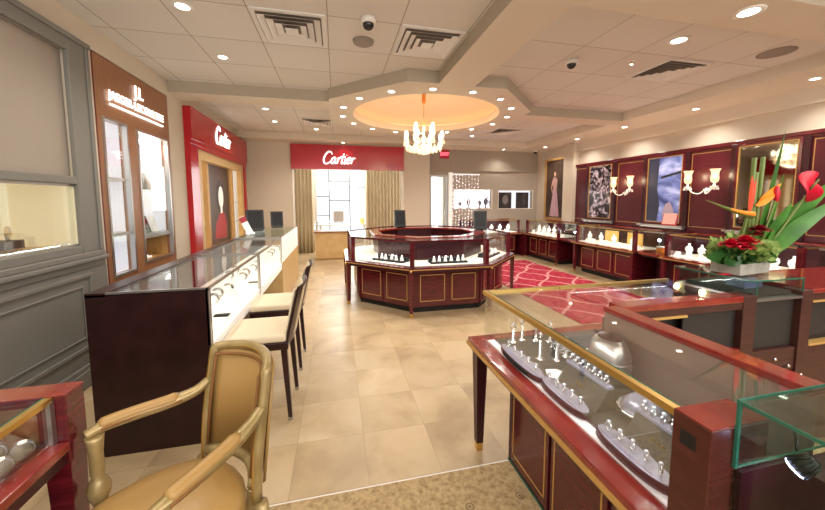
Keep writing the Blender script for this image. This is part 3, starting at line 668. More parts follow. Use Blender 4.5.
# watches and cuffs in the counters
t0 = thing('cuff_stand', 'white watch cuff stand on the lit deck of the dark ended counter', 'watch stand', (-1.0, 2.62, .632), 0, 'white cuff stands in the dark ended counter')
G().add([(-.05,-.035,0),(.05,-.035,0),(.05,.035,0),(-.05,.035,0),(-.05,-.03,.085),(-.01,-.03,.085),(-.01,.03,.085),(-.05,.03,.085)],[(0,3,2,1),(4,5,6,7),(0,1,5,4),(1,2,6,5),(2,3,7,6),(3,0,4,7)]).build('wedge', M['whiteprop'], t0, .004)
G().torus((.012,0,.062), .038, .011, 'y', 18, 6).build('watch_strap', M['steel'], t0)
G().lathe([(.022,0),(.022,.008),(.0001,.008)], (0,0,0), 14).xf(Matrix.Translation((.044,0,.072)) @ Matrix.Rotation(PI/2.6,4,'Y')).build('watch_dial', M['black'], t0)
for (x, y, r) in ((-1.02,2.80,.1),(-1.01,2.98,-.1),(-1.04,3.16,.15),(-1.0,3.32,-.05),(-1.16,2.72,.2),(-1.17,2.95,0),(-1.18,3.18,.1)):
    dup(t0, (x, y, .632), r)
for (x, y, r) in ((-1.0,3.80,.1),(-1.02,4.02,-.1),(-1.0,4.26,.1),(-1.02,4.52,0),(-1.16,3.9,.1),(-1.18,4.2,0)):
    dup(t0, (x, y, .632), r, 'white watch cuff stand on the lit deck of the middle counter', 'white cuff stands in the middle counter')
for (x, y, r) in ((-1.0,5.3,.1),(-1.02,5.6,-.1),(-1.0,5.95,.1)):
    dup(t0, (x, y, .632), r, 'white watch cuff stand inside the pale wood fronted counter', 'white cuff stands in the far counter')
solo(G().prism([(-.05,-.02),(.05,-.03),(.055,.03),(-.05,.025)],0,.012), 'watch_pouch', M['darktray'], 'flat dark pouch lying near the front glass of the dark ended counter', 'pouch', (-.86, 2.70, .633), bevel=.003)
solo(G().prism([(-.05,-.02),(.05,-.03),(.055,.03),(-.05,.025)],0,.012), 'watch_pouch', M['darktray'], 'flat dark pouch lying near the front glass of the middle counter', 'pouch', (-.87, 3.74, .633), bevel=.003)
solo(G().add([(-.045,-.03,0),(.045,-.03,0),(.045,.03,0),(-.045,.03,0),(-.02,-.03,.12),(.01,-.03,.12),(.01,.03,.12),(-.02,.03,.12)],[(0,3,2,1),(4,5,6,7),(0,1,5,4),(1,2,6,5),(2,3,7,6),(3,0,4,7)]), 'price_card', M['whiteprop'], 'white slanted card beside the front glass of the dark ended counter', 'card', (-.86, 3.02, .633))

def countertop_mirror(label, loc, rz, w=.24, h=.34):
    t = thing('countertop_mirror', label, 'mirror', loc, rz)
    lean = Matrix.Rotation(-.12,4,'X') @ Matrix.Identity(4)
    g = G(); rect_ring(g, -w/2, .02, w/2, h, .028, -.012, .012, 'y'); g.xf(lean).build('frame', M['frameblk'], t, .003)
    G().box(-w/2+.02,-.004,.04,w/2-.02,.004,h-.02).xf(lean).build('mirror_pane', M['mirrordark'], t)  # near-black pane colour stands in for a dark reflection
    G().box(-w/2+.02,.0055,.04,w/2-.02,.010,h-.02).xf(lean).build('backing', M['frameblk'], t)
    g = G().box(-w*.4,-.05,0,w*.4,.10,.018); g.tube([(0,.085,.018),(0,.03,h*.7)], .008, 6)
    g.build('foot', M['frameblk'], t)
    return t
countertop_mirror('black framed tilting mirror on the far left counter, nearer one', (-1.34, 6.05, .985), .35, .28, .36)
countertop_mirror('small dark framed mirror at the far end of the left counter', (-1.10, 6.70, .985), .3, .22, .31)
t = thing('leaning_leaflet', 'white and red leaflet leaning on the far left counter', 'leaflet', (-1.30, 5.55, .985), .25)
G().box(-.045,-.004,0,.045,.004,.29).xf(Matrix.Rotation(-.42,4,'Y')).build('card', M['whiteprop'], t)
G().box(-.045,-.0055,.20,.045,-.0045,.285).xf(Matrix.Rotation(-.42,4,'Y')).build('printed_band', M['redprint'], t)
G().box(-.07,-.02,0,.06,.06,.02).build('foot', M['whiteprop'], t)

# ---------------------------------------------------------------- side chairs at the left counter
t = thing('side_chair', 'cream seated dark wood side chair nearest the armchair, facing the left counter', 'chair', (-.535, 2.49, 0))
def leg(x0,y0,x1,y1,z1,r0=.012,r1=.02): return G().add([(x0-r0,y0-r0,.0),(x0+r0,y0-r0,.0),(x0+r0,y0+r0,.0),(x0-r0,y0+r0,.0),(x1-r1,y1-r1,z1),(x1+r1,y1-r1,z1),(x1+r1,y1+r1,z1),(x1-r1,y1+r1,z1)],[(0,3,2,1),(4,5,6,7),(0,1,5,4),(1,2,6,5),(2,3,7,6),(3,0,4,7)])
for sx, sy in ((-1,-1),(-1,1),(1,-1),(1,1)):
    l = leg(.18*sx+(.02 if sx>0 else -.005), .19*sy, .17*sx, .18*sy, .53).build('leg', M['espresso'], t)
    G().box(.18*sx+(.006 if sx>0 else -.019), .19*sy-.014, 0, .18*sx+(.034 if sx>0 else .009), .19*sy+.014, .022).build('brass_tip', M['steel'], l)
G().box(-.20,-.20,.50,.20,.20,.55).build('seat_frame', M['espresso'], t, .004)
G().box(-.205,-.2,.55,.19,.2,.605).build('seat', M['cream'], t, .018)
# curved backrest leaning out
def back(x_in, thick, half, z0, z1, inset=0):
    vs, fs = [], []; n = 8
    for j in range(5):
        z = z0+(z1-z0)*j/4
        for i in range(n+1):
            y = -half+2*half*i/n
            bow = .03*(1-(y/half)**2); lean = .09*(z-z0)/(.4)
            top = 0
            vs.append((x_in+lean+bow, y, z)); vs.append((x_in+lean+bow+thick, y, z))
    w = 2*(n+1)
    for j in range(4):
        for i in range(n):
            a = j*w+2*i
            fs += [(a,a+2,a+w+2,a+w),(a+1,a+w+1,a+w+3,a+3)]
        fs += [(j*w,j*w+w,j*w+w+1,j*w+1),(j*w+2*n,j*w+2*n+1,j*w+w+2*n+1,j*w+w+2*n)]
    for i in range(n):
        fs += [(2*i,2*i+1,2*i+3,2*i+2),(4*w+2*i,4*w+2*i+2,4*w+2*i+3,4*w+2*i+1)]
    return G().add(vs, fs)
back(.168,.012,.188,.57,.905).build('back_cushion', M['cream'], t, .004)
back(.194,.010,.188,.57,.905).build('back_cover', M['cream'], t, .003)
back(.180,.014,.197,.53,.925).build('backrest', M['espresso'], t, .003)
dup(t, (-.535, 3.18, 0), 0, 'cream seated dark wood side chair second along the left counter')
# ---------------------------------------------------------------- portal in the back wall
t = thing('portal_sign', 'red lacquer sign box with white script above the curtained portal', 'sign', (.34, 8.37, 2.24))
G().box(-1.36,-.06,0,1.345,-.0,.585).build('sign_box', M['red'], t, .004)
cursive_g(.78, .0155).xf(frame_mat((-.25,-.068,.275), (1,0,0))).build('sign_lettering', M['signw'], t)
def curtain(label, x0, x1, y, z0, z1, folds):
    n = folds*8; vs = []; fs = []
    for j, z in enumerate((z0, z0+.8, z1-.5, z1)):
        amp = (.045,.042,.035,.03)[j]
        for i in range(n+1):
            u = i/n; x = x0+(x1-x0)*u
            vs.append((x, y+amp*math.cos(2*PI*folds*u)+.01*math.sin(9*u+j), z))
    for j in range(3):
        for i in range(n): fs.append((j*(n+1)+i, j*(n+1)+i+1, (j+1)*(n+1)+i+1, (j+1)*(n+1)+i))
    c = ((x0+x1)/2, y, z0)
    g = G().add([(a-c[0], b-c[1], d-c[2]) for a,b,d in vs], fs, True)
    o = solo(g, 'curtain', M['curtain'], label, 'curtain', c)
    m = o.modifiers.new('thickness','SOLIDIFY'); m.thickness = .006
    return o
curtain('bronze pleated floor length curtain on the left of the portal', -1.22, -.62, 9.86, .003, 2.85, 6)
curtain('bronze pleated wide curtain on the right of the portal, behind the island', .84, 2.1, 9.86, .003, 2.85, 13)
solo(G().tube([(-1.75,0,0),(1.75,0,0)], .018, 8).box(-1.76,-.02,-.01,-1.74,.02,.06).box(1.74,-.02,-.01,1.76,.02,.06), 'curtain_rail', M['steel'], 'steel rail carrying the bronze portal curtains', 'curtain rail', (.45, 9.86, 2.87))
t = thing('reception_desk', 'honey coloured wooden desk with glass top case standing in the portal', 'desk', (-.13, 8.86, 0))
G().box(-.40,-.25,.03,.40,.25,.68).build('body', M['pale'], t, .004)
G().box(-.38,-.23,0,.38,.23,.03).build('plinth', M['oak'], t)
G().box(-.43,-.28,.68,.43,.28,.72).build('desk_top', M['walnut'], t, .004)
g = G().box(-.42,-.27,.72,-.41,.27,.94).box(.41,-.27,.72,.42,.27,.94).box(-.41,-.27,.72,.41,-.262,.94).box(-.42,-.27,.94,.42,.27,.95)
g.build('glass_case', M['glasscol'], t)
G().box(-.42,-.275,.937,.42,-.262,.953).build('case_edge', M['steel'], t)
t = thing('gift_bag', 'pale grey gift bag standing on the glass topped desk', 'bag', (.05, 8.78, .951))
G().box(-.13,-.05,0,.13,.05,.27).build('bag_body', mat('pale_grey_paper','#cfcac4',.6), t, .006)
g = G(); g.tube(spline([(-.06,-.052,.25),(-.05,-.055,.33),(0,-.055,.36),(.05,-.055,.33),(.06,-.052,.25)],5), .005, 6); g.build('handle', M['white'], t)
solo(G().ball((0,0,.10),.10,14,10,.8,.45,1.1).lathe([(.05,-.012),(.05,.0)],(0,0,.0),14), 'amber_vase', mat('amber_glow','#e8c27a',.3,emit=.4), 'small rounded amber ornament on the window sill behind the portal', 'ornament', (.80, 10.68, .752), )
solo(G().box(-.75,-.10,.0,.75,.10,.03).box(-.7,-.08,-.72,-.64,.08,0).box(.64,-.08,-.72,.7,.08,0), 'window_bench', M['white'], 'white narrow bench under the boutique window', 'bench', (.18, 10.63, .722), bevel=.003)

# glazed street door
d = struct(rect_ring(G(), 2.48, 0, 3.0, 2.18, .05, 8.72, 8.78, 'y'), 'door_1', M['steel'])
G().box(2.53,8.745,.05,2.95,8.752,2.13).build('glass', M['glassclear'], d)
g = G().tube([(2.90,8.68,.95),(2.90,8.68,1.25)], .012, 8).tube([(2.90,8.68,.97),(2.90,8.735,.97)], .008, 6).tube([(2.90,8.68,1.23),(2.90,8.735,1.23)], .008, 6)
g.build('door_handle', M['chrome'], d)
struct(G().box(2.30,9.3,-.02,3.2,9.34,2.6), 'exterior_street_glow', M['street'])
struct(G().box(3.0,8.66,0,3.10,8.70,2.25), 'trim_6', M['whiteprop'])
t = thing('exit_sign', 'small red lit EXIT sign above the glazed door', 'sign', (2.87, 8.70, 2.62))
G().box(-.125,-.045,0,.125,-.005,.225).build('housing', M['exitbox'], t, .004)
text_g('EXIT', .12, .004, .004).xf(frame_mat((0,-.05,.112),(1,0,0))).build('sign_lettering', M['exitred'], t)

# hanging crystal strands
g = G(); random.seed(3)
for i in range(9):
    x = -.34+.68*i/8
    z = 2.13
    while z > .80:
        r = random.choice((.012,.016,.021))
        g.ball((x+random.uniform(-.012,.012), random.uniform(-.02,.02), z), r, 6, 4, 1, 1, 1.3); z -= random.uniform(.05,.11)
    g.tube([(x,0,.78),(x,0,2.15)], .0018, 4)
g.box(-.37,-.02,2.14,.37,.02,2.16)
s = solo(g, 'crystal_curtain', M['strand'], 'hanging curtain of clear crystal strands beside the glazed door', 'bead curtain', (3.21, 7.97, 0)); s['kind'] = 'stuff'
# fixed to the soffit by two wires
solo(G().tube([(-.34,0,0),(-.34,0,.70)], .003, 5).tube([(.34,0,0),(.34,0,.70)], .003, 5).box(-.37,-.02,.69,.37,.02,.70), 'hanger_wires', M['steel'], 'thin steel wires holding up the crystal strands', 'hanger', (3.21, 7.97, 2.16))

# two lit wall niches
for nm, (x0,x1,z0,z1), lab in (('lit_niche',(3.16,4.29,1.27,1.79),'white lit wall niche behind the crystal strands'),('lit_niche',(4.50,5.58,1.26,1.77),'white lit wall niche holding two dark portraits')):
    t = thing(nm, lab, 'wall niche', ((x0+x1)/2, 8.70, z0)); w = (x1-x0)/2; h = z1-z0
    G().box(-w,.14,-.0,w,.15,h).build('backing', M['nichelit'] if x0 > 4 else M['crowd'], t)
    rect_ring(G(), -w-.012, -.012, w+.012, h+.012, .014, -.006, .01, 'y').build('frame', M['white'], t)
for x, lab in ((4.75,'dark grey portrait at the left end of the lit wall niche'),(5.30,'dark portrait at the right end of the lit wall niche')):
    t = thing('portrait_picture', lab, 'picture', (x, 8.79, 1.262))
    G().box(-.20,-.01,0,.20,.01,.46).build('frame', M['frameblk'], t, .003)
    G().box(-.18,-.014,.02,.18,-.011,.44).build('print', M['grey_pic'], t)
    if x < 5: G().quad(*[(p, -.0155, z) for p, z in blob(.0,.25,.09,.13)]).build('printed_face', mat('grey_face','#7d7573',.5), t)
for x, sc in ((3.36,.9),(3.62,1.15),(3.95,1.0),(4.14,1.25)):
    g = G().lathe([(.05,0),(.05,.012),(.018,.02),(.014,.06),(.05,.12),(.055,.17),(.03,.21),(.02,.23)], (0,0,0), 14)
    solo(g, 'niche_bust', mat('violet_grey_bust','#6c6678',.4) if x < 3.4 else bpy.data.materials['violet_grey_bust'], {3.36:'small grey display bust at the left of the niche behind the crystal strands',3.62:'grey display bust second from left in the niche behind the crystal strands',3.95:'grey display bust third from left in the niche behind the crystal strands',4.14:'tallest grey display bust at the right end of the niche behind the crystals'}[x], 'display bust', (x, 8.77, 1.271)).scale = (sc,sc,sc)

# oil painting in the recess by the right pier
t = thing('oil_painting', 'tall dark painting of a person in a long pink gown', 'painting', (5.72, 7.86, .98))
wall_cells('x', -.05, .05, -.42, .42, 0, 1.62, [(-.37,.37,.05,1.57)]).build('frame', M['oak'], t, .004)
G().box(-.02,-.37,.05,-.01,.37,1.57).build('canvas', M['paintbg'], t)
def fl(pts, x): return [(x, y, z) for y, z in pts]
G().quad(*fl([(.20,.08),(-.20,.08),(-.15,.40),(-.07,.78),(.06,.80),(.13,.45)], -.0212)).build('painted_gown', M['pink'], t)
G().quad(*fl([(.06,.80),(-.07,.78),(-.10,1.05),(-.03,1.12),(.06,1.12),(.11,1.04)], -.0214)).build('painted_bodice', mat('painted_bodice','#c49a92',.6), t)
G().quad(*fl(blob(.01,1.21,.045,.065), -.0216)).build('painted_face', M['skin'], t)
G().quad(*fl(blob(.02,1.24,.06,.07), -.0211)).build('painted_hair', M['hair'], t)
G().quad(*fl([(.11,1.04),(.16,.86),(.10,.70),(.08,.72),(.12,.86),(.07,1.0)], -.0218)).build('painted_arm', M['skin'], t)

# right-hand panelling, 1.41 m rhythm of pier panels and framed fields
XP = 5.655
g = G().box(XP, -2.2, 0, 5.72, 7.0, 2.29); struct(g, 'wall_right_panelling', M['panel'])
struct(G().box(XP-.03, -2.2, 2.29, 5.72, 7.0, 2.34).box(XP-.015, -2.2, 2.26, 5.72, 7.0, 2.29), 'trim_7', M['cherry'], .004)
g = G(); g2 = G()
for yc, hw in ((6.82,.20),(5.47,.30),(4.02,.30),(2.60,.30),(1.2,.30)):
    rect_ring(g2, yc-hw, 1.06, yc+hw, 2.235, .008, XP-.005, XP+.002)
for yc in (6.22,4.76,3.34,1.9):
    for s_ in (-1,1): g.box(XP-.03, yc+s_*.385-.035, .98, XP+.002, yc+s_*.385+.035, 2.29)
struct(g, 'trim_8', M['cherrydark'], .004)
struct(g2, 'trim_9', M['goldline'])
def framed(name, label, cat, yc, m, extra=None):
    t = thing(name, label, cat, (XP, yc, 1.07))
    wall_cells('x', -.035, .035, -.35, .35, 0, 1.215, [(-.31,.31,.04,1.175)]).build('frame', M['cherry'], t, .003)
    wall_cells('x', -.040, .02, -.316, .316, .034, 1.181, [(-.307,.307,.043,1.172)]).build('gilt_slip', M['goldline'], t)
    G().box(-.022,-.305,.045,-.016,.305,1.17).build('pane', m, t)
    return t
framed('framed_print', 'framed dark print with white and pink flecks nearest the pier', 'picture', 6.22, M['dark_pic'])
t = framed('framed_print', 'framed blue cloudy landscape print between the two crystal wall lights', 'picture', 4.76, M['sky_pic'])
G().quad(*fl([(.303,.05),(.10,.05),(.06,.34),(.12,.62),(.10,1.165),(.303,1.165)], -.0235)).build('printed_rock', mat('printed_rock','#3b4057',.4), t)
G().quad(*fl([(-.02,.06),(-.18,.06),(-.20,.25),(-.13,.40),(-.05,.36),(.0,.2)], -.0236)).build('printed_snow', mat('printed_snow','#b9a9c0',.4), t)
G().quad(*fl([(.06,.80),(-.30,.88),(-.30,.92),(.06,.84)], -.0236)).build('printed_branch', mat('printed_branch','#2b2a33',.4), t)
framed('framed_mirror', 'tall framed wall mirror behind the flower arrangement', 'mirror', 3.34, M['mirror'])
framed('framed_mirror', 'tall framed wall mirror beyond the right edge of the flowers', 'mirror', 1.90, M['mirror'])
# ledges under the pictures
ledge0 = solo(G().box(-.10,-.42,0,.0,.42,.025).box(-.06,-.40,-.03,0,.40,0), 'picture_ledge', M['steel'], 'steel ledge under the dark flecked print', 'ledge', (XP-.006, 6.22, 1.035), bevel=.003)
for y, lab in ((4.76,'steel ledge under the blue landscape print'),(3.34,'steel ledge under the mirror behind the flowers')):
    dup(ledge0, (XP-.006, y, 1.035), None, lab)
t = thing('red_book', 'red and white booklet propped open on the ledge under the blue print', 'booklet', (5.59, 4.60, 1.062), 0)
G().box(-.006,-.13,0,.006,.13,.26).xf(Matrix.Rotation(.25,4,'Y')).build('cover', M['pinkbook'], t, .002)
G().box(-.010,-.115,.02,-.0065,.115,.22).xf(Matrix.Rotation(.25,4,'Y')).build('page', mat('pale_pink_page','#e9b8b0',.5), t)

# crystal wall lights
t = thing('crystal_sconce', 'two armed crystal wall light right of the blue landscape print', 'wall light', (XP, 4.08, 1.645))
G().lathe([(.055,0),(.055,.012),(.03,.022),(.018,.05),(.0001,.055)], (0,0,0), 18).xf(Matrix.Rotation(-PI/2,4,'Y')).build('wall_plate', M['silver'], t)
for s_ in (-1,1):
    c = Vector((-.12, .195*s_, .0))
    a = G().tube(spline([(-.03,0,.01),(-.08,.05*s_,-.05),(-.12,.12*s_,-.03),(-.125,.17*s_,.03),(c.x,c.y,.04)],6), .009, 8).build('arm', M['sconceglass'], t)
    bb = G().lathe([(.012,.03),(.03,.04),(.052,.055),(.05,.062),(.02,.056),(.014,.10),(.02,.115)], (c.x,c.y,0), 16).build('bobeche', M['sconceglass'], t)
    for k in range(8):
        an = 2*PI*k/8
        G().ball((c.x+.05*math.cos(an), c.y+.05*math.sin(an), .022), .008, 6, 4, 1, 1, 2.4).build('crystal_drop', M['sconceglass'], bb)
    G().lathe([(.028,.115),(.045,.135),(.05,.18),(.044,.24),(.05,.285),(.066,.315),(.063,.315),(.046,.285),(.040,.24),(.046,.18)], (c.x,c.y,0), 20, cap=False).build('glass_shade', M['shade'], t)
    G().ball((c.x,c.y,.215), .022, 10, 8, 1, 1, 2.0).build('candle_bulb', M['bulb'], t)
dup(t, (XP, 5.56, 1.645), None, 'two armed crystal wall light between the dark print and the blue print')
# ---------------------------------------------------------------- octagonal island
IC = Vector((1.45, 5.35, 0))
def octp(ap):
    R_ = ap/math.cos(PI/8); return [(R_*math.cos(PI/8+k*PI/4-PI/2-PI/4), R_*math.sin(PI/8+k*PI/4-PI/2-PI/4)) for k in range(8)]
def ring_oct(a_out, a_in, z0, z1):
    o, i_ = octp(a_out), octp(a_in); g = G()
    for k in range(8):
        j = (k+1) % 8
        g.prism([o[k], o[j], i_[j], i_[k]], z0, z1)
    return g
t = thing('display_island', 'eight sided cherry wood and glass display island under the ceiling dome', 'display island', IC)
ring_oct(1.16, .86, .08, .58).build('cabinet_base', M['cherry'], t)
ring_oct(1.12, .88, 0, .08).build('plinth', M['void'], t)
ring_oct(1.335, .80, .60, .645).build('ledge', M['cherry'], t, .004)
ring_oct(1.325, .82, .575, .60).build('apron', M['cherrydark'], t)
ring_oct(1.338, 1.332, .612, .624).build('gilt_edge', M['goldline'], t)
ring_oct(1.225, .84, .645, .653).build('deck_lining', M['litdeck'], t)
ring_oct(.84, .80, .58, .955).build('rear_wall', M['cherrydark'], t)
ring_oct(.90, .76, .955, .985).build('rear_rail', M['cherrytop'], t, .004)
ring_oct(1.25, .90, .968, .976).build('top_glass', M['glasscol'], t)
ring_oct(1.255, 1.235, .958, .984).build('glass_edge', M['cherry'], t)
o1 = octp(1.245); o2 = octp(1.236)
for k in range(8):
    j = (k+1) % 8
    G().prism([o1[k], o1[j], o2[j], o2[k]], .653, .958).build('front_glass', M['glasscol'], t)
bp = octp(1.16); lp = octp(1.30)
for k in range(8):
    j = (k+1) % 8
    a, b = Vector((*bp[k],0)), Vector((*bp[j],0)); d = (b-a); L = d.length; d.normalize(); n = Vector((d.y,-d.x,0))
    for q in range(2):
        u0, u1 = L*(.05+.46*q)+.01, L*(.05+.46*q)+L*.44-.01
        def P(u, z, off): v = a+d*u+n*off; return (v.x, v.y, z)
        dr = G().extrude([P(u0,.12,0),P(u1,.12,0),P(u1,.55,0),P(u0,.55,0)], n*.012).build('door_panel', M['cherry'], t)
        g = G()
        for (ua,ub,za,zb) in ((u0+.03,u1-.03,.155,.164),(u0+.03,u1-.03,.506,.515),(u0+.03,u0+.039,.155,.515),(u1-.039,u1-.03,.155,.515)):
            g.extrude([P(ua,za,.012),P(ub,za,.012),P(ub,zb,.012),P(ua,zb,.012)], n*.002)
        g.build('gilt_outline', M['goldline'], dr)
    x, y = lp[k]; c = Vector((x,y,0)); an = math.atan2(y,x)
    g = G().add([(-.022,-.022,.05),(.022,-.022,.05),(.022,.022,.05),(-.022,.022,.05),(-.032,-.032,.60),(.032,-.032,.60),(.032,.032,.60),(-.032,.032,.60)],[(0,3,2,1),(4,5,6,7),(0,1,5,4),(1,2,6,5),(2,3,7,6),(3,0,4,7)])
    Mt = Matrix.Translation(c) @ Matrix.Rotation(an,4,'Z')
    l = g.xf(Mt).build('leg', M['cherry'], t)
    G().box(-.02,-.02,0,.02,.02,.05).xf(Mt).build('brass_foot', M['brass'], l)
    G().ball((.038,0,.60), .016, 10, 6).xf(Mt).build('brass_knob', M['brass'], l)
    x, y = octp(1.235)[k]
    G().box(-.03,-.03,.645,.03,.03,.985).xf(Matrix.Translation((x,y,0)) @ Matrix.Rotation(an,4,'Z')).build('corner_post', M['cherry'], t, .003)

def jewel_tray(label, group, loc, rz, n=7, wid=.52):
    t = thing('jewellery_tray', label, 'jewellery tray', loc, rz, group)
    G().box(-wid/2,-.09,0,wid/2,.09,.025).build('tray', M['darktray'], t, .004)
    G().box(-wid/2+.01,.03,.025,wid/2-.01,.085,.055).build('back_step', M['darktray'], t, .003)
    return t
def ring_cone(label, group, loc, rz=0):
    t = thing('ring_cone', label, 'ring stand', loc, rz, group)
    G().lathe([(.024,0),(.024,.012),(.014,.05),(.008,.075)], (0,0,0), 10).build('cone', M['whiteprop'], t)
    G().torus((0,0,.028), .014, .003, 'z', 12, 5).build('ring', M['silver'], t)
    return t
cone0 = None
def put_cones(pts, label, group):
    global cone0
    for p in pts:
        if cone0 is None: cone0 = ring_cone(label, group, p)
        else: dup(cone0, p, 0, label, group)
iz = .653
trays = [((.02,-1.08),0,'black jewellery tray in the island front segment'),
         ((-.72,-.78),-PI/4,'black jewellery tray in the near left slanting segment of the island'),((.82,-.70),PI/4,'black jewellery tray in the near right slanting segment of the island')]
for (x, y), rz, lab in trays:
    c = IC + Vector((x,y,iz)); jewel_tray(lab, None, c, rz)
    R_ = Matrix.Rotation(rz,4,'Z')
    put_cones([c + R_ @ Vector((dx, -.05+.02*(i%2), .025)) for i, dx in enumerate((-.21,-.13,-.05,.04,.13,.21))], lab.replace('black jewellery tray','white ring cone on the tray'), 'ring cones ' + lab[21:])
    w_ = solo(G().box(-.07,-.012,0,.07,.012,.022).lathe([(.014,0),(.014,.03)],(0,0,0),10), 'watch_roll', M['silver'], lab.replace('black jewellery tray','silver watch on the tray'), 'watch', c + R_ @ Vector((0,.057,.055)), rz)
countertop_mirror('black framed mirror standing on the left rear rail of the island', IC + Vector((-.28,.80,.987)), .1, .22, .33)
countertop_mirror('black framed mirror standing on the right rear rail of the island', IC + Vector((1.03,.10,.977)), -.2, .24, .34)
t = thing('desk_lamp_box', 'small dark box with a bright round lamp beside the right island mirror', 'lamp', IC + Vector((1.12,.30,.977)))
G().box(-.06,-.05,0,.06,.05,.13).build('body', M['frameblk'], t, .004)
G().ball((0,-.01,.175), .045, 14, 10).build('globe', M['lamp'], t)

# ---------------------------------------------------------------- straight cherry wood cases
def case(label, L, loc, rz, panels=3, D=.72, ledge=.64, top=.975, left=True, right=True, legs=(1,1), rail=True):
    """front at local y=0 (facing -y), running along +x"""
    t = thing('display_case', label, 'display case', loc, rz)
    b0, b1 = .10, L-.10
    G().box(b0,.13,.09,b1,D-.02,ledge-.06).build('cabinet_base', M['cherry'], t)
    G().box(b0+.02,.16,0,b1-.02,D-.04,.09).build('plinth', M['void'], t)
    G().box(0,0,ledge-.06,L,D,ledge-.02).build('apron', M['cherrydark'], t, .003)
    G().box(-.0,-.012,ledge-.025,L,D,ledge).build('ledge', M['cherrytop'], t, .004)
    G().box(0,-.015,ledge-.040,L,-.0,ledge-.026).build('gilt_edge', M['goldline'], t)
    G().box(.07,.09,ledge,L-.07,D-.05,ledge+.008).build('deck_lining', M['litdeck'], t)
    g = G().box(.05,.075,ledge+.008,L-.05,.083,top-.012)
    if left: g.box(.05,.083,ledge+.008,.058,D-.06,top-.012)
    if right: g.box(L-.058,.083,ledge+.008,L-.05,D-.06,top-.012)
    g.build('front_glass', M['glasscol'], t)
    G().box(.05,.075,top-.012,L-.05,D-.06,top-.004).build('top_glass', M['glasscol'], t)
    g = G().box(.045,.068,top-.016,L-.045,.088,top).box(.045,.07,top-.016,.065,D-.05,top).box(L-.065,.07,top-.016,L-.045,D-.05,top)
    g.build('gilt_top_edge', M['gold'], t)
    G().box(.03,D-.05,ledge,L-.03,D-.02,top-.02).build('rear_panel', M['cherrydark'], t)
    if rail: G().box(.03,D-.10,top-.02,L-.03,D,top+.003).build('rear_rail', M['cherrytop'], t, .004)
    for x, y in ((.06,.085),(L-.06,.085)):
        G().box(x-.028,y-.028,ledge,x+.028,y+.028,top).build('corner_post', M['cherry'], t, .003)
    for k, x in enumerate((.05, L-.05)):
        if not legs[k]: continue
        l = G().add([(x-.02,.02,.05),(x+.02,.02,.05),(x+.02,.06,.05),(x-.02,.06,.05),(x-.03,.01,ledge-.06),(x+.03,.01,ledge-.06),(x+.03,.07,ledge-.06),(x-.03,.07,ledge-.06)],[(0,3,2,1),(4,5,6,7),(0,1,5,4),(1,2,6,5),(2,3,7,6),(3,0,4,7)]).build('leg', M['cherry'], t)
        G().box(x-.018,.022,0,x+.018,.058,.05).build('brass_foot', M['brass'], l)
        G().ball((x,-.018,ledge-.012), .016, 10, 6).build('brass_knob', M['brass'], l)
    w = (b1-b0)/panels
    for k in range(panels):
        x0, x1 = b0+w*k+.02, b0+w*(k+1)-.02
        d = G().box(x0,.118,.12,x1,.13,ledge-.09).build('door_panel', M['cherry'], t, .002)
        g = G(); rect_ring(g, x0+.035, .155, x1-.035, ledge-.125, .009, .1155, .118, 'y')
        g.build('gilt_outline', M['goldline'], d)
    return t
RZ = -PI/2
XC = 4.87
case('cherry wood display case beneath the dark flecked print, right wall', 1.50, (XC, 6.08, 0), RZ, 3)
case('long cherry wood display case beneath the flowers, along the right wall', 1.62, (XC, 4.12, 0), RZ, 3)
case('cherry wood display case at the right wall beyond the flowers, nearest the camera', 1.6, (XC, 2.12, 0), RZ, 3)
case('cherry wood display case between the back corner and the right pier', 1.40, (XC, 7.98, 0), RZ, 3)
case('cherry wood display case against the taupe back wall under the niches', 1.55, (3.28, 7.98, 0), 0, 3, D=.70, right=False, legs=(1,0))
# corner filler
struct(G().box(4.85, 7.99, 0, 5.62, 8.68, .64), 'trim_10', M['cherry'])
def link_unit(label, y0, L):
    """glass cube on an open legged plinth between two cases"""
    t = thing('plinth_case', label, 'plinth case', (XC, y0, 0), RZ)
    G().box(.0,.10,.56,L,.70,.60).build('apron', M['cherrydark'], t)
    G().box(.0,.04,.60,L,.70,.64).build('ledge', M['cherrytop'], t, .003)
    G().box(.02,.42,.0,L-.02,.70,.56).build('rear_panel', M['cherrydark'], t)
    g = G().box(.02,.14,.64,L-.02,.148,.97).box(.02,.14,.97,L-.02,.62,.978); g.build('glass', M['glassgreen'], t)
    G().box(.01,.60,.64,L-.01,.70,.985).build('rear_wall', M['cherry'], t)
    G().box(.01,.128,.965,L-.01,.148,.984).build('metal_edge', M['steel'], t)
    return t
link_unit('narrow glass topped plinth case between the pier case and the flecked print case', 6.53, .40)
link_unit('narrow glass topped plinth case between the two cases below the blue print', 4.53, .36)
link_unit('narrow glass topped plinth case just past the flowers on the right wall', 2.46, .30)
t = thing('perfume_stand', 'orange boxed piece in the narrow plinth case below the blue print', 'box', (5.18, 4.35, .641))
G().box(-.05,-.05,0,.05,.05,.08).build('box_body', M['orange'], t, .004); G().box(-.052,-.052,.08,.052,.052,.10).build('lid', M['white'], t, .003)
t = thing('puck_light', 'small bright puck light in the narrow plinth case below the blue print', 'light', (5.14, 4.36, .83))
G().box(-.004,-.004,-.19,.004,.004,0).build('stem', M['steel'], t); G().ball((0,0,.01), .022, 12, 8).build('lens', M['led'], t)
t = thing('puck_light', 'small bright puck light in the narrow plinth case beside the pier', 'light', (5.14, 6.33, .78))
G().box(-.004,-.004,-.14,.004,.004,0).build('stem', M['steel'], t); G().ball((0,0,.01), .022, 12, 8).build('lens', M['led'], t)

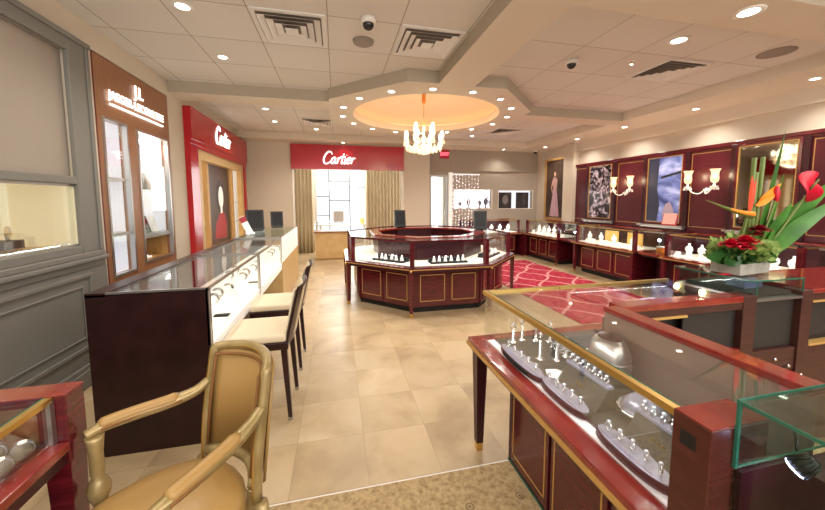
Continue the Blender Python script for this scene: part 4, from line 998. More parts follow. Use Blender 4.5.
# small white busts, cards and gilt boxes in the wall cases
bust0 = thing('necklace_bust', 'white necklace bust in the case beneath the dark flecked print', 'display bust', (5.15, 5.9, .648), -PI/2, 'white busts in the case under the flecked print')
G().lathe([(.045,0),(.045,.01),(.025,.02),(.03,.05),(.055,.10),(.05,.14),(.018,.165),(.016,.20)], (0,0,0), 16, 1, .6).build('bust', M['whiteprop'], bust0)
G().torus((0,-.012,.125), .032, .004, 'y', 16, 5).build('necklace', M['gold'], bust0)
box0 = thing('gilt_backdrop', 'gold coloured display panel standing in the case beneath the dark flecked print', 'display panel', (5.36, 5.55, .648), -PI/2, 'gold panels in the case under the flecked print')
G().box(-.16,-.01,0,.16,.01,.24).build('panel', mat('gold_card','#d9ae58',.5,emit=.15), box0, .003)
G().box(-.14,-.09,0,.14,-.01,.02).build('foot', M['whiteprop'], box0, .003)
dup(box0, (5.36, 5.02, .648))
card0 = thing('jewellery_card', 'white slanted jewellery card in the case beneath the dark flecked print', 'display card', (5.05, 5.7, .648), -PI/2, 'white cards in the case under the flecked print')
G().add([(-.035,-.03,0),(.035,-.03,0),(.035,.03,0),(-.035,.03,0),(-.035,.02,.07),(.035,.02,.07),(.035,.03,.07),(-.035,.03,.07)],[(0,3,2,1),(4,5,6,7),(0,1,5,4),(1,2,6,5),(2,3,7,6),(3,0,4,7)]).build('card', M['whiteprop'], card0)
G().torus((0,-.006,.04), .015, .003, 'y', 12, 5).build('ring', M['gold'], card0)
sets = [('in the case beneath the dark flecked print','in the case under the flecked print', [5.62,5.3,4.88], [5.86,5.74,5.48,5.38,5.20,5.08,4.80,4.70], 5.17),
        ('in the long case beneath the flowers','in the long case under the flowers', [3.9,3.72,3.5,3.3,3.1,2.9,2.72], [3.98,3.82,3.62,3.42,3.22,3.02,2.82,2.64], 5.16),
        ('in the case between back corner and pier','in the back corner case', [7.7,7.5,7.3,7.1,6.9], [7.8,7.6,7.42,7.22,7.02,6.8], 5.17)]
for w1, w2, bs, cs, x in sets:
    for y in bs: dup(bust0, (x, y, .648), -PI/2, 'white necklace bust ' + w1, 'white busts ' + w2)
    for y in cs: dup(card0, (x-.12, y, .648), -PI/2, 'white slanted jewellery card ' + w1, 'white cards ' + w2)
for x in (3.6,3.85,4.1,4.35,4.6): dup(bust0, (x, 8.3, .648), 0, 'white necklace bust in the case against the taupe back wall', 'white busts in the back wall case')
for x in (3.5,3.72,3.97,4.22,4.47): dup(card0, (x, 8.18, .648), 0, 'white slanted jewellery card in the case against the taupe back wall', 'white cards in the back wall case')

# red trellis rug
solo(G().box(-.85,-2.0,0,.85,2.0,.008), 'trellis_rug', M['rug'], 'long red rug with pale trellis lines between island and right cases', 'rug', (3.72, 5.35, .001))
# ---------------------------------------------------------------- foreground case on the right (front faces -X)
LZ, TZ = .69, .98
t = thing('display_case', 'foreground cherry wood and glass case with ring trays, red post at its end', 'display case', (.75, 1.80, 0))
def B(g, x0, y0, z0, x1, y1, z1): return g.box(x0-.75, y0-1.80, z0, x1-.75, y1-1.80, z1)   # world figures
B(G(), .945,.602,.0, 1.25,1.64,LZ-.07).build('cabinet_base', M['cherrydark'], t)
B(G(), .94,.602,.0, .944,1.64,.012).build('base_strip', M['edge'], t)
for k, (ya, yb) in enumerate(((1.27,1.60),(.93,1.25),(.61,.91))):
    d = B(G(), .935,ya,.04, .945,yb,LZ-.09).build('door_panel', M['cherry'], t, .002)
    g = G()
    for a,b,c,e in ((ya+.02,.08,yb-.02,.088),(ya+.02,LZ-.15,yb-.02,LZ-.142),(ya+.02,.08,ya+.028,LZ-.142),(yb-.028,.08,yb-.02,LZ-.142)): B(g, .933,a,b, .935,c,e)
    g.build('gilt_outline', M['goldline'], d)
B(G(), .765,.602,LZ-.075, 1.29,1.785,LZ-.028).build('apron', M['cherrydark'], t, .003)
B(G(), .75,.602,LZ-.028, 1.29,1.80,LZ).build('ledge', M['cherrytop'], t, .004)
g = B(G(), .744,.602,LZ-.045, .752,1.806,LZ-.026); B(g, .744,1.798,LZ-.045, 1.29,1.806,LZ-.026)
g.build('gilt_edge', M['goldline'], t)
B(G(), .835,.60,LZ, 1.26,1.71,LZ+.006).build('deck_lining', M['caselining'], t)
B(G(), .875,.60,LZ+.006, 1.26,1.70,LZ+.012).build('suede_mat', M['darkmat'], t)
g = B(G(), .82,.60,LZ+.006, .826,1.73,TZ-.01); B(g, .826,1.724,LZ+.006, 1.30,1.73,TZ-.01)
g.build('front_glass', M['glasscol'], t)
B(G(), .82,.60,TZ-.01, 1.28,1.73,TZ-.002).build('top_glass', M['glasscol'], t)
g = B(G(), .812,.60,TZ-.018, .832,1.738,TZ+.002); B(g, .832,1.718,TZ-.018, 1.30,1.738,TZ+.002)
g.build('gilt_top_edge', M['gold'], t)
B(G(), .833,.60,TZ-.006, .838,1.715,TZ+.0025).build('dark_seal', M['edge'], t)
B(G(), 1.265,.60,LZ, 1.285,1.33,TZ-.02).build('rear_panel', M['innergrey'], t)
B(G(), 1.255,.60,TZ-.02, 1.335,1.33,TZ+.004).build('rear_rail', M['cherrytop'], t, .004)
l = G().add([(-.02,-.02,.05),(.02,-.02,.05),(.02,.02,.05),(-.02,.02,.05),(-.034,-.034,LZ-.07),(.034,-.034,LZ-.07),(.034,.034,LZ-.07),(-.034,.034,LZ-.07)],[(0,3,2,1),(4,5,6,7),(0,1,5,4),(1,2,6,5),(2,3,7,6),(3,0,4,7)]).xf(Matrix.Translation((.06,-.045,0))).build('leg', M['cherrydark'], t)
G().box(-.018,-.018,0,.018,.018,.05).xf(Matrix.Translation((.06,-.045,0))).build('brass_foot', M['brass'], l)
p = B(G(), .78,.515,0, .95,.60,1.0).build('end_post', M['postwood'], t, .003)
B(G(), .782,.517,1.0, .948,.598,1.003).build('post_cap', M['cherrytop'], p)
B(G(), .7795,.545,.93, .781,.58,.965).build('lock_plate', M['void'], p)

# contents: oval ring trays, ring ramps, dishes, stands
def oval_tray(label, loc, L, W, rz=PI/2):
    t = thing('oval_ring_tray', label, 'ring tray', loc, rz)
    def oval(l, w, n=36): return [(math.copysign(abs(math.cos(2*PI*k/n))**.8, math.cos(2*PI*k/n))*l/2, math.copysign(abs(math.sin(2*PI*k/n))**.9, math.sin(2*PI*k/n))*w/2) for k in range(n)]
    G().prism(oval(L, W), 0, .022).build('base', M['darktray'], t, .003)
    G().prism(oval(L-.012, W-.012), .022, .028).build('top_plate', M['lav'], t, .002)
    return t
ring0 = None
def ring(label, group, loc, rz):
    global ring0
    if ring0 is None:
        ring0 = thing('ring', label, 'ring', loc, rz, group)
        G().torus((0,0,.016), .0135, .0034, 'y', 18, 6).build('band', M['silver'], ring0)
        G().ball((0,0,.033), .007, 8, 6).build('stone', M['gem'], ring0)
        return ring0
    return dup(ring0, loc, rz, label, group)
oz = LZ+.012
for (x, y, L, lab, where) in ((.862,1.40,.36,'silver lilac oval ring tray nearest the far glass corner','nearest the far glass corner'),(.875,1.105,.27,'silver lilac oval ring tray in the middle of the foreground case','in the middle of the foreground case'),(.872,.785,.27,'silver lilac oval ring tray beside the red post','beside the red post')):
    oval_tray(lab, (x, y, oz), L, .085)
    n = 5
    for k in range(n):
        ring('silver ring on the oval tray ' + where, 'rings on the oval tray ' + where, (x, y+(k-(n-1)/2)*L*.17, oz+.028), .9+.15*k)
def ramp(label, loc, L, n, where):
    t = thing('ring_ramp', label, 'ring display', loc, 0)
    G().add([(-.055,-L/2,0),(.04,-L/2,0),(.02,-L/2,.082),(.0,-L/2,.082),(-.055,L/2,0),(.04,L/2,0),(.02,L/2,.082),(.0,L/2,.082)],[(0,1,2,3),(4,7,6,5),(0,4,5,1),(1,5,6,2),(2,6,7,3),(3,7,4,0)]).build('wedge', M['darkmat'], t, .003)
    G().box(-.006,-L/2,.082,.024,L/2,.094).build('ring_bar', M['lav'], t, .002)
    for k in range(3): G().box(-.030,-.02+.016*k,.040,-.028,-.01+.016*k,.050).xf(Matrix.Identity(4)).build('gilt_emblem', M['gold'], t)
    for k in range(n): ring('silver ring on the ramp ' + where, 'rings on the ramp ' + where, (loc[0]+.009, loc[1]+(k-(n-1)/2)*L/n*.95, loc[2]+.092), .2)
ramp('grey suede ring ramp behind the middle oval tray', (.985, 1.115, oz), .23, 7, 'behind the middle oval tray')
ramp('grey suede ring ramp behind the oval tray by the red post', (.985, .775, oz), .21, 6, 'behind the oval tray by the red post')
def dish(label, loc, r, dome=False):
    t = thing('silver_dish', label, 'dish', loc)
    t.scale = (1,1,1.25)
    G().lathe([(r*.55,0),(r*.6,.006),(r*.95,.014),(r,.020),(r*.97,.026),(r*.82,.024)], (0,0,0), 36).build('rim', M['silver'], t)
    G().lathe([(r*.84,.022),(r*.7,.044),(r*.45,.060),(r*.2,.068),(.0001,.070)], (0,0,0), 36).build('dome', M['lav'], t)
dish('round domed silver dish between the two ring ramps', (1.085, .945, oz), .085)
dish('round domed silver dish half hidden by the red post', (1.15, .76, oz), .07)
t = thing('necklace_bust', 'large silver grey necklace bust with brown top in the foreground case', 'display bust', (1.175, 1.20, oz))
G().lathe([(.085,0),(.09,.02),(.098,.08),(.092,.13),(.075,.17),(.055,.19)], (0,0,0), 28, .8, 1.0).build('bust', M['steel'], t)
G().lathe([(.055,.19),(.052,.196),(.0001,.197)], (0,0,0), 28, .8, 1.0).build('neck_top', M['brownrear'], t)
G().torus((0,0,.10), .098, .004, 'z', 30, 5).xf(Matrix.Scale(.8,4,(1,0,0))).build('necklace', M['silver'], t)
st0 = None
for k, (x, y, h, lab) in enumerate(((.955,1.64,.075,'tall clear ring stand at the far left corner of the foreground case'),(1.02,1.655,.09,'clear ring stand second from the far glass corner'),(1.09,1.63,.085,'clear ring stand third from the far glass corner'),(.985,1.43,.10,'clear ring stand beside the far oval tray'),(1.06,1.40,.095,'clear ring stand in front of the silver grey bust, near the far glass'),(1.13,1.42,.07,'clear ring stand deepest in the foreground case'),(1.16,1.60,.08,'clear ring stand furthest right along the far glass'))):
    t = thing('ring_stand', lab, 'ring stand', (x, y, oz), .3*k)
    G().lathe([(.024,0),(.024,.004),(.006,.010),(.004,h)], (0,0,0), 14).build('stand', M['chrome'], t)
    G().torus((0,0,h+.012), .014, .003, 'y', 16, 6).build('ring', M['silver'], t)
    G().ball((0,0,h+.030), .007, 8, 6).build('stone', M['gem'], t)
solo(G().prism([(-.05,-.02),(.0,-.045),(.05,-.01),(.03,.03),(-.02,.04)],0,.004), 'white_card', M['whiteprop'], 'white card lying between the far and the middle oval tray', 'card', (.965, 1.285, oz))
g = G()
for k in range(14): g.torus((.05*math.cos(k*1.3)*(.4+.05*k), .06*math.sin(k*1.3)*(.3+.05*k), .006+.003*(k%4)), .016, .0025, 'z', 10, 5)
solo(g, 'silver_chain', M['silver'], 'heap of silver chain near the far glass right of the ring stands', 'chain', (1.16, 1.50, oz))
solo(G().tube(spline([(-.02,-.10,.004),(.0,-.03,.007),(-.01,.04,.006),(.03,.10,.004)],6), .006, 6), 'silver_bracelet', M['silver'], 'silver bracelet lying behind the ring ramp by the red post', 'bracelet', (1.06, .80, oz))

# ---------------------------------------------------------------- case running to the right (front faces away, back faces the camera)
t = thing('display_case', 'cherry wood glass case running right, its dark open back facing the camera', 'display case', (1.30, 1.30, 0))
def B2(g, x0, y0, z0, x1, y1, z1): return g.box(x0-1.30, y0-1.30, z0, x1-1.30, y1-1.30, z1)
B2(G(), 1.295,1.60,LZ-.07, 2.12,1.785,LZ-.028).build('apron', M['cherrydark'], t)
B2(G(), 1.295,1.30,LZ-.028, 2.12,1.80,LZ).build('ledge', M['cherrytop'], t, .004)
B2(G(), 1.295,1.798,LZ-.045, 2.12,1.806,LZ-.026).build('gilt_edge', M['goldline'], t)
B2(G(), 1.31,1.40,LZ, 2.11,1.71,LZ+.006).build('deck_lining', M['darkmat'], t)
B2(G(), 1.305,1.724,LZ+.006, 2.12,1.73,TZ-.01).build('front_glass', M['glasscol'], t)
B2(G(), 1.29,1.38,TZ-.01, 2.12,1.73,TZ-.002).build('top_glass', M['glasscol'], t)
B2(G(), 1.305,1.718,TZ-.018, 2.12,1.738,TZ+.002).build('gilt_top_edge', M['gold'], t)
B2(G(), 1.337,1.30,TZ-.03, 2.12,1.385,TZ+.004).build('rear_rail', M['cherrytop'], t, .004)
B2(G(), 1.36,1.305,TZ-.068, 2.12,1.33,TZ-.03).build('rear_fascia', M['brownrear'], t)
B2(G(), 1.44,1.298,TZ-.080, 1.74,1.306,TZ-.068).build('track', M['goldline'], t)
B2(G(), 1.30,1.36,.0, 1.32,1.60,LZ-.03).build('side_panel', M['brownrear'], t)
B2(G(), 1.32,1.38,.14, 2.10,1.40,TZ-.08).build('back_panel', M['void'], t)
B2(G(), 1.76,1.335,.655, 2.12,1.345,TZ-.075).build('sliding_door', M['charcoal'], t)
B2(G(), 1.32,1.31,.638, 2.12,1.345,.652).build('lower_track', M['goldline'], t)
B2(G(), 1.32,1.30,.05, 2.10,1.345,.635).build('lower_door', M['brownrear'], t)
B2(G(), 2.12,1.30,0, 2.215,1.40,TZ+.002).build('post', M['brownrear'], t, .003)
B2(G(), 2.215,1.335,.66, 2.56,1.345,.945).build('sliding_door', M['charcoal'], t)
B2(G(), 2.21,1.30,.945, 2.57,1.74,.958).build('ledge', M['steel'], t)
B2(G(), 2.215,1.31,.52, 2.56,1.345,.655).build('drawer_front', M['brownrear'], t, .003)
B2(G(), 2.215,1.31,.05, 2.56,1.345,.512).build('drawer_front', M['brownrear'], t, .003)
B2(G(), 2.23,1.36,.05, 2.55,1.72,.94).build('carcass', M['void'], t)
for x, z in ((2.40,.60),(2.51,.52+.03),(2.60,.49)):
    G().lathe([(.010,0),(.010,.006),(.006,.010)], (0,0,0), 12).xf(Matrix.Translation((x-1.30,.009 if x < 2.56 else -.001,z)) @ Matrix.Rotation(PI/2,4,'X')).build('lock', M['chrome'], t)
for x, z in ((2.47,.545),(2.585,.545)):
    B2(G(), x-.022,1.301 if x>2.56 else 1.306,z-.006, x+.022,1.310,z+.006).build('finger_slot', M['void'], t)
B2(G(), 2.56,1.30,0, 2.645,1.40,.985).build('post', M['brownrear'], t, .003)
# next bay to the right
t = thing('display_case', 'end bay of the right counter with red top and dark sliding door', 'display case', (2.65, 1.30, 0))
def B3(g, x0, y0, z0, x1, y1, z1): return g.box(x0-2.65, y0-1.30, z0, x1-2.65, y1-1.30, z1)
B3(G(), 2.645,1.30,.965, 3.6,1.74,.99).build('counter_top', M['cherrytop'], t, .004)
B3(G(), 2.645,1.305,.925, 3.6,1.33,.965).build('fascia', M['brownrear'], t)
B3(G(), 2.65,1.30,.912, 3.6,1.308,.924).build('track', M['goldline'], t)
B3(G(), 2.65,1.335,.70, 3.6,1.345,.912).build('sliding_door', M['charcoal'], t)
B3(G(), 2.65,1.345,.05, 3.6,1.72,.96).build('carcass', M['void'], t)
B3(G(), 2.65,1.30,.655, 3.6,1.345,.668).build('lower_track', M['goldline'], t)
B3(G(), 2.65,1.31,.05, 3.6,1.345,.65).build('drawer_front', M['brownrear'], t, .003)

# raised glass box carrying the flowers
t = thing('glass_vitrine', 'low glass box vitrine with green edges under the flower arrangement', 'vitrine', (2.22, 1.31, .96))
g = G().box(.0,.0,0,.345,.006,.095).box(0,.006,0,.006,.42,.095).box(.339,.006,0,.345,.42,.095).box(0,.414,0,.345,.42,.095)
g.build('side_glass', M['glassgreen'], t)
G().box(-.04,-.005,.095,.345,.43,.103).build('top_glass', M['glassgreen'], t)
g = G().box(-.04,-.007,.095,.345,-.005,.103).box(-.042,-.007,.095,-.04,.43,.103).box(.345,-.007,0,.348,.0,.103).box(-.001,-.003,0,.003,-.0005,.095)
g.build('green_edge', M['edge'], t)
G().box(.02,.03,.0,.32,.39,.02).build('case_floor', M['darkmat'], t)
solo(G().box(-.07,-.05,0,.07,.05,.045).box(-.05,-.03,.045,.05,.03,.06), 'display_block', M['purple'], 'bluish display block inside the glass box under the flowers', 'display block', (2.38, 1.47, .981), bevel=.003)
# added block coloured as a purplish reflection in the right-running case
solo(G().box(-.05,-.04,0,.05,.04,.20), 'reflection_column', M['purple'], 'bluish white column imitating a reflection in the right-running case near its post', 'reflection column', (1.86, 1.60, LZ+.006), bevel=.004)
for x, y, lab in ((1.60,1.62,'grey suede pad in the right-running case left of the bluish column'),(2.02,1.62,'grey suede pad in the right-running case by the post')):
    t = thing('necklace_pad', lab, 'display pad', (x, y, LZ+.006))
    G().add([(-.08,-.06,0),(.08,-.06,0),(.08,.06,0),(-.08,.06,0),(-.08,-.06,.05),(.08,-.06,.05),(.08,.06,.015),(-.08,.06,.015)],[(0,3,2,1),(4,5,6,7),(0,1,5,4),(1,2,6,5),(2,3,7,6),(3,0,4,7)]).build('pad', M['darktray'], t, .003)
    G().torus((0,0,.036), .045, .004, 'z', 20, 5).build('necklace', M['silver'], t)

# nearest case on the far right with a finned spot lamp inside
BX, BY, BT = .845, .512, 1.066
t = thing('display_case', 'nearest green edged glass case at the right edge, finned lamp inside', 'display case', (BX, -.25, 0))
def B4(g, x0, y0, z0, x1, y1, z1): return g.box(x0-BX, y0+.25, z0, x1-BX, y1+.25, z1)
g = B4(G(), BX,-.6,.55, BX+.004,BY,BT-.006); B4(g, BX+.004,BY-.004,.91, 1.6,BY,BT-.006)
g.build('front_glass', M['glassgreen'], t)
B4(G(), BX,-.6,BT-.006, 1.6,BY,BT).build('top_glass', M['glassgreen'], t)
g = B4(G(), BX-.003,-.6,BT-.006, BX,BY+.002,BT+.001); B4(g, BX,BY,BT-.006, 1.6,BY+.002,BT+.001); B4(g, BX-.003,BY-.005,.91, BX+.004,BY+.0015,BT-.006); B4(g, BX+.004,BY-.0015,.908, 1.6,BY+.001,.912)
g.build('green_edge', M['edge'], t)
B4(G(), 1.0,-.6,.55, 1.02,BY-.006,.90).build('rear_panel', M['cherrydark'], t)
B4(G(), 1.02,-.6,.55, 1.6,BY-.006,.90).build('storage', M['cherrydark'], t)
B4(G(), BX+.006,BY-.012,.55, 1.0,BY-.002,.905).build('end_panel', M['cherrydark'], t)
B4(G(), BX,-.6,.0, 1.6,BY,.55).build('cabinet_base', M['cherrydark'], t)
t = thing('spot_lamp', 'finned black spot lamp with cool violet glow in the nearest right case', 'lamp', (.905, .445, .952)); t.scale = (.62,.62,.62)
Mt = Matrix.Rotation(.5,4,'Y') @ Matrix.Rotation(.55,4,'X')
g = G().lathe([(.012,.065),(.02,.06),(.026,.03),(.030,.0)], (0,0,0), 20)
for k in range(14):
    a = 2*PI*k/14; g.tube([(.018*math.cos(a),.018*math.sin(a),.062),(.027*math.cos(a),.027*math.sin(a),.034),(.034*math.cos(a),.034*math.sin(a),.002)], .0028, 5)
g.xf(Mt).build('finned_housing', M['black'], t)
G().lathe([(.026,-.004),(.031,.0),(.026,.003)], (0,0,0), 20).xf(Mt).build('lens', M['led'], t)
G().tube([(.0,.0,.06),(.03,.02,.09),(.10,.06,.10)], .005, 6).build('bracket', M['black'], t)

# ---------------------------------------------------------------- flower arrangement on the glass box
FX, FY, FZ = 2.385, 1.50, 1.0635
t = thing('flower_arrangement', 'tropical flowers in a grey stone planter on the glass box vitrine', 'flower arrangement', (FX, FY, FZ), 0)
random.seed(11)
ang = .12
pl = G(); W_, D_ = .145, .075
pl.box(-W_,-D_,0,W_,D_,.065); pl.xf(Matrix.Rotation(ang,4,'Z')).build('planter', M['pot'], t, .004)
G().box(-W_+.01,-D_+.01,.065,W_-.01,D_-.01,.07).xf(Matrix.Rotation(ang,4,'Z')).build('soil', M['darkgreen'], t)
def leaf_g(base, tip, width, sag=.0, up=(0,-1,0), n=10, fold=.15, curl=0):
    """pointed blade from base to tip, its face towards `up`"""
    a, b = Vector(base), Vector(tip); d = b-a; L = d.length; dn = d.normalized(); u = Vector(up); s_ = dn.cross(u).normalized(); nn = s_.cross(dn)
    vs = []; fs = []
    for i in range(n+1):
        v = i/n; w = width*(math.sin(PI*min(1, v**.75))**.8)*(1 if v < 1 else 0)+.0008
        c = a + d*v + nn*(-sag*math.sin(PI*v)) + Vector((0,0,-curl*v*v))
        vs += [c - s_*w + nn*w*fold, c, c + s_*w + nn*w*fold]
    for i in range(n):
        k = 3*i; fs += [(k,k+1,k+4,k+3),(k+1,k+2,k+5,k+4)]
    return G().add(vs, fs, True)
# filler foliage: many small leaves
g = G()
for k in range(330):
    an = random.uniform(0,2*PI); rr = random.random()**.5
    p = Vector((rr*.18*math.cos(an), rr*.11*math.sin(an), .085+random.random()*.14*(1.15-rr*.6)))
    d = Vector((math.cos(an)*rr+random.uniform(-.5,.5), math.sin(an)*rr+random.uniform(-.5,.5)-.2, random.uniform(.1,1))).normalized()*random.uniform(.03,.055)
    g.add(leaf_g(p, p+d, random.uniform(.010,.018), .004, (random.uniform(-.6,.6),-1,.4), 5).v, leaf_g(p, p+d, .01, 0, (0,-1,.4), 5).f, True)
g.build('filler_foliage', M['moss'], t)
g = G()
for k in range(110):
    an = random.uniform(0,2*PI); rr = .6+.5*random.random()
    p = Vector((rr*.15*math.cos(an), rr*.09*math.sin(an), .075+random.random()*.05))
    d = Vector((math.cos(an)+random.uniform(-.3,.3), math.sin(an)-.2, random.uniform(.0,.7))).normalized()*random.uniform(.03,.05)
    L_ = leaf_g(p, p+d, random.uniform(.012,.02), .004, (random.uniform(-.4,.4),-1,.5), 5); g.add(L_.v, L_.f, True)
g.build('dark_filler_foliage', M['darkgreen'], t)
# big dark leaves, lower left
leaf_g((-.08,-.06,.12), (-.335,-.05,.105), .05, .02, (0,-1,.55)).build('dark_leaf', M['darkgreen'], t)
leaf_g((-.09,-.07,.11), (-.26,-.09,.075), .035, .02, (.1,-1,.6)).build('dark_leaf', M['darkgreen'], t)
# tall cut stems
for x, x1, h in ((.03,.045,.685),(.075,.115,.69),(.055,.07,.60)):
    G().tube([(x,0,.05),((x+x1)/2,-.005,h*.5),(x1,.0,h)], [.012,.011,.012], 10).build('cut_stem', M['stem'], t)
# tall grass spike
leaf_g((.12,.01,.05), (.315,.02,.86), .022, .0, (0,-1,0), 14).build('grass_spike', M['darkgreen'], t)
leaf_g((.14,.0,.10), (.30,.0,.60), .035, .0, (.2,-1,0), 12).build('green_leaf', M['green'], t)
leaf_g((.13,.01,.10), (.36,-.02,.42), .045, .0, (.1,-1,.2), 12).build('green_leaf', M['green'], t)
leaf_g((.14,-.03,.12), (.72,-.04,.58), .058, .035, (.15,-1,.35), 14, .12).build('broad_leaf', M['green'], t)
leaf_g((.14,-.05,.10), (.66,-.10,.46), .048, .05, (.1,-1,.5), 14, .12).build('broad_leaf', M['green'], t)
leaf_g((.10,.0,.10), (.215,.0,.55), .03, .0, (.1,-1,0), 12).build('green_leaf', M['green'], t)
# bird of paradise: stem, pointed beak, orange sepals
G().tube(spline([(-.0,0,.05),(-.02,-.01,.2),(.0,-.02,.36)],6), .009, 8).build('flower_stem', M['stem'], t)
G().tube(spline([(.03,-.02,.345),(-.08,-.03,.36),(-.20,-.035,.39),(-.36,-.04,.435)],8), [max(.002,.022*(1-i/25)) for i in range(25)], 8).build('bird_beak', M['stem'], t)
G().tube(spline([(.02,-.03,.352),(-.07,-.037,.362),(-.17,-.042,.382)],8), [.017-.0007*i for i in range(17)], 8).build('orange_sheath', M['orange'], t)
for a, b, w in (((-.01,-.03,.36),(-.01,-.03,.58),.022),((.0,-.02,.36),(.04,-.02,.56),.016),((.07,-.02,.42),(.25,-.02,.535),.024),((.05,-.02,.40),(.20,-.03,.47),.02)):
    leaf_g(a, b, w, .0, (0,-1,0), 8, .3).build('orange_petal', M['orange'] if a[0] > .01 else mat('red_orange_petal','#d8492a',.4), t)
# anthurium
G().tube(spline([(.12,0,.05),(.28,-.02,.25),(.45,-.03,.46)],6), .007, 6).build('flower_stem', M['stem'], t)
g = G(); pts = []
for k in range(20):
    a = 2*PI*k/20; r_ = .085*(1-.25*math.cos(a))
    pts.append((r_*math.cos(a)*.95, r_*math.sin(a)*1.15))
vs = [(0,0,0)]+[(x*.9+.012, .02*math.cos(3*math.atan2(y,x))-.01, y) for x, y in pts]
g.add(vs, [(0,1+k,1+(k+1)%20) for k in range(20)], True)
g.xf(Matrix.Translation((.46,-.03,.52)) @ Matrix.Rotation(-.5,4,'Y')).build('anthurium', M['petal'], t, 0).modifiers.new('t','SOLIDIFY').thickness = .006
G().tube([(.45,-.045,.50),(.49,-.06,.56)], [.007,.004], 8).build('spadix', M['stem'], t)
# red bud
G().ball((.20,-.03,.47), .02, 10, 8, .8, .8, 2.6).build('red_bud', M['petal'], t)
G().tube([(.10,-.02,.06),(.15,-.025,.28),(.195,-.03,.43)], .006, 6).build('flower_stem', M['stem'], t)
# roses and red blooms
def bloom(c, r, m, nm):
    g = G()
    for ring_, (n_, rr, tilt) in enumerate(((4,.25,1.2),(6,.55,.9),(8,.85,.5),(9,1.0,.15))):
        for k in range(n_):
            a = 2*PI*k/n_+ring_*.5; base = Vector(c)+Vector((math.cos(a)*r*.15, math.sin(a)*r*.15, 0))
            tip = Vector(c)+Vector((math.cos(a)*r*rr*math.cos(tilt*.4), math.sin(a)*r*rr*math.cos(tilt*.4), r*math.sin(tilt)*.8))
            q = leaf_g(base, tip, r*.38, -r*.15, (-math.cos(a),-math.sin(a),.4), 5, .25); g.add(q.v, q.f, True)
    g.build(nm, m, t)
bloom((.055,-.05,.245), .062, M['crimson'], 'dark_red_rose')
bloom((.02,-.06,.225), .035, M['crimson'], 'dark_red_rose')
bloom((-.09,-.075,.18), .075, M['petal'], 'red_bloom')
bloom((-.19,-.07,.165), .07, M['petal'], 'red_bloom')
bloom((-.145,-.10,.155), .06, M['petal'], 'red_bloom')
solo(G().prism([(-.03,-.01),(.03,-.012),(.032,.012),(-.03,.01)],0,.006), 'fallen_petal', M['petal'], 'red fallen petal lying on the glass left of the planter', 'petal', (2.205, 1.46, 1.0635))

# ---------------------------------------------------------------- foreground case at the left edge (front faces +X)
LB, TB = .72, .875
t = thing('display_case', 'low polished cherry case at the left edge with grey bracelet pillows', 'display case', (-.86, 1.26, 0))
def B5(g, x0, y0, z0, x1, y1, z1): return g.box(x0+.86, y0-1.26, z0, x1+.86, y1-1.26, z1)
B5(G(), -1.75,-.6,LB-.075, -.875,1.243,LB-.03).build('apron', M['cherrydark'], t, .003)
B5(G(), -1.75,-.6,LB-.03, -.862,1.243,LB).build('ledge', M['cherrytop'], t, .004)
B5(G(), -1.70,-.6,.0, -1.12,.70,LB-.075).build('cabinet_base', M['cherrydark'], t)
l = G().add([(-.024,-.024,.05),(.024,-.024,.05),(.024,.024,.05),(-.024,.024,.05),(-.036,-.036,LB-.075),(.036,-.036,LB-.075),(.036,.036,LB-.075),(-.036,.036,LB-.075)],[(0,3,2,1),(4,5,6,7),(0,1,5,4),(1,2,6,5),(2,3,7,6),(3,0,4,7)]).xf(Matrix.Translation((-.045,.025,0))).build('leg', M['cherry'], t)
G().box(-.02,-.02,0,.02,.02,.05).xf(Matrix.Translation((-.045,.025,0))).build('brass_foot', M['brass'], l)
B5(G(), -1.75,1.245,LB-.075, -.865,1.325,TB).build('end_rail', M['cherry'], t, .003)
B5(G(), -1.752,1.243,TB, -.863,1.327,TB+.004).build('rail_cap', M['cherrytop'], t, .001)
B5(G(), -1.70,-.6,LB, -.92,1.24,LB+.005).build('deck_lining', M['darktray'], t)
B5(G(), -.905,-.6,LB+.005, -.90,1.243,TB-.012).build('front_glass', M['glasscol'], t)
B5(G(), -1.75,-.6,TB-.012, -.90,1.243,TB-.005).build('top_glass', M['glasscol'], t)
B5(G(), -.918,-.6,TB-.018, -.898,1.243,TB).build('gilt_top_edge', M['gold'], t)
B5(G(), -.923,-.6,TB-.006, -.918,1.243,TB+.0005).build('dark_seal', M['edge'], t)
B5(G(), -.906,1.226,LB, -.894,1.243,TB-.012).build('corner_bar', M['steel'], t)
pil0 = thing('bracelet_pillow', 'grey bracelet pillow with silver watch in the left edge case', 'bracelet pillow', (-.94, 1.185, LB+.005), .5, 'grey bracelet pillows in the left edge case')
g = G(); g.tube(spline([(0,-.045,.03),(0,-.03,.03),(0,0,.03),(0,.03,.03),(0,.045,.03)],3), [.012,.018,.022,.026,.028,.029,.03,.029,.028,.026,.022,.018,.012], 14)
g.build('pillow', M['greyvelvet'], pil0)
G().torus((0,0,.03), .0305, .003, 'y', 22, 6).build('watch_strap', M['lav'], pil0)
G().lathe([(.013,0),(.013,.005),(.0001,.006)], (0,0,.059), 16).build('watch_case', M['whiteprop'], pil0)
pil0.scale = (.78,.78,.78)
for x, y, r in ((-1.01,1.185,.4),(-.94,1.115,.5),(-1.01,1.11,.45),(-.94,1.04,.5),(-1.08,1.15,.4),(-1.01,1.03,.5),(-.94,.965,.5),(-1.09,1.07,.5)):
    dup(pil0, (x, y, LB+.005), r)

# ---------------------------------------------------------------- gilt armchair
t = thing('armchair', 'gilt framed armchair in tan leather between the left cases', 'armchair', (-.422, 1.321, 0), -.795)
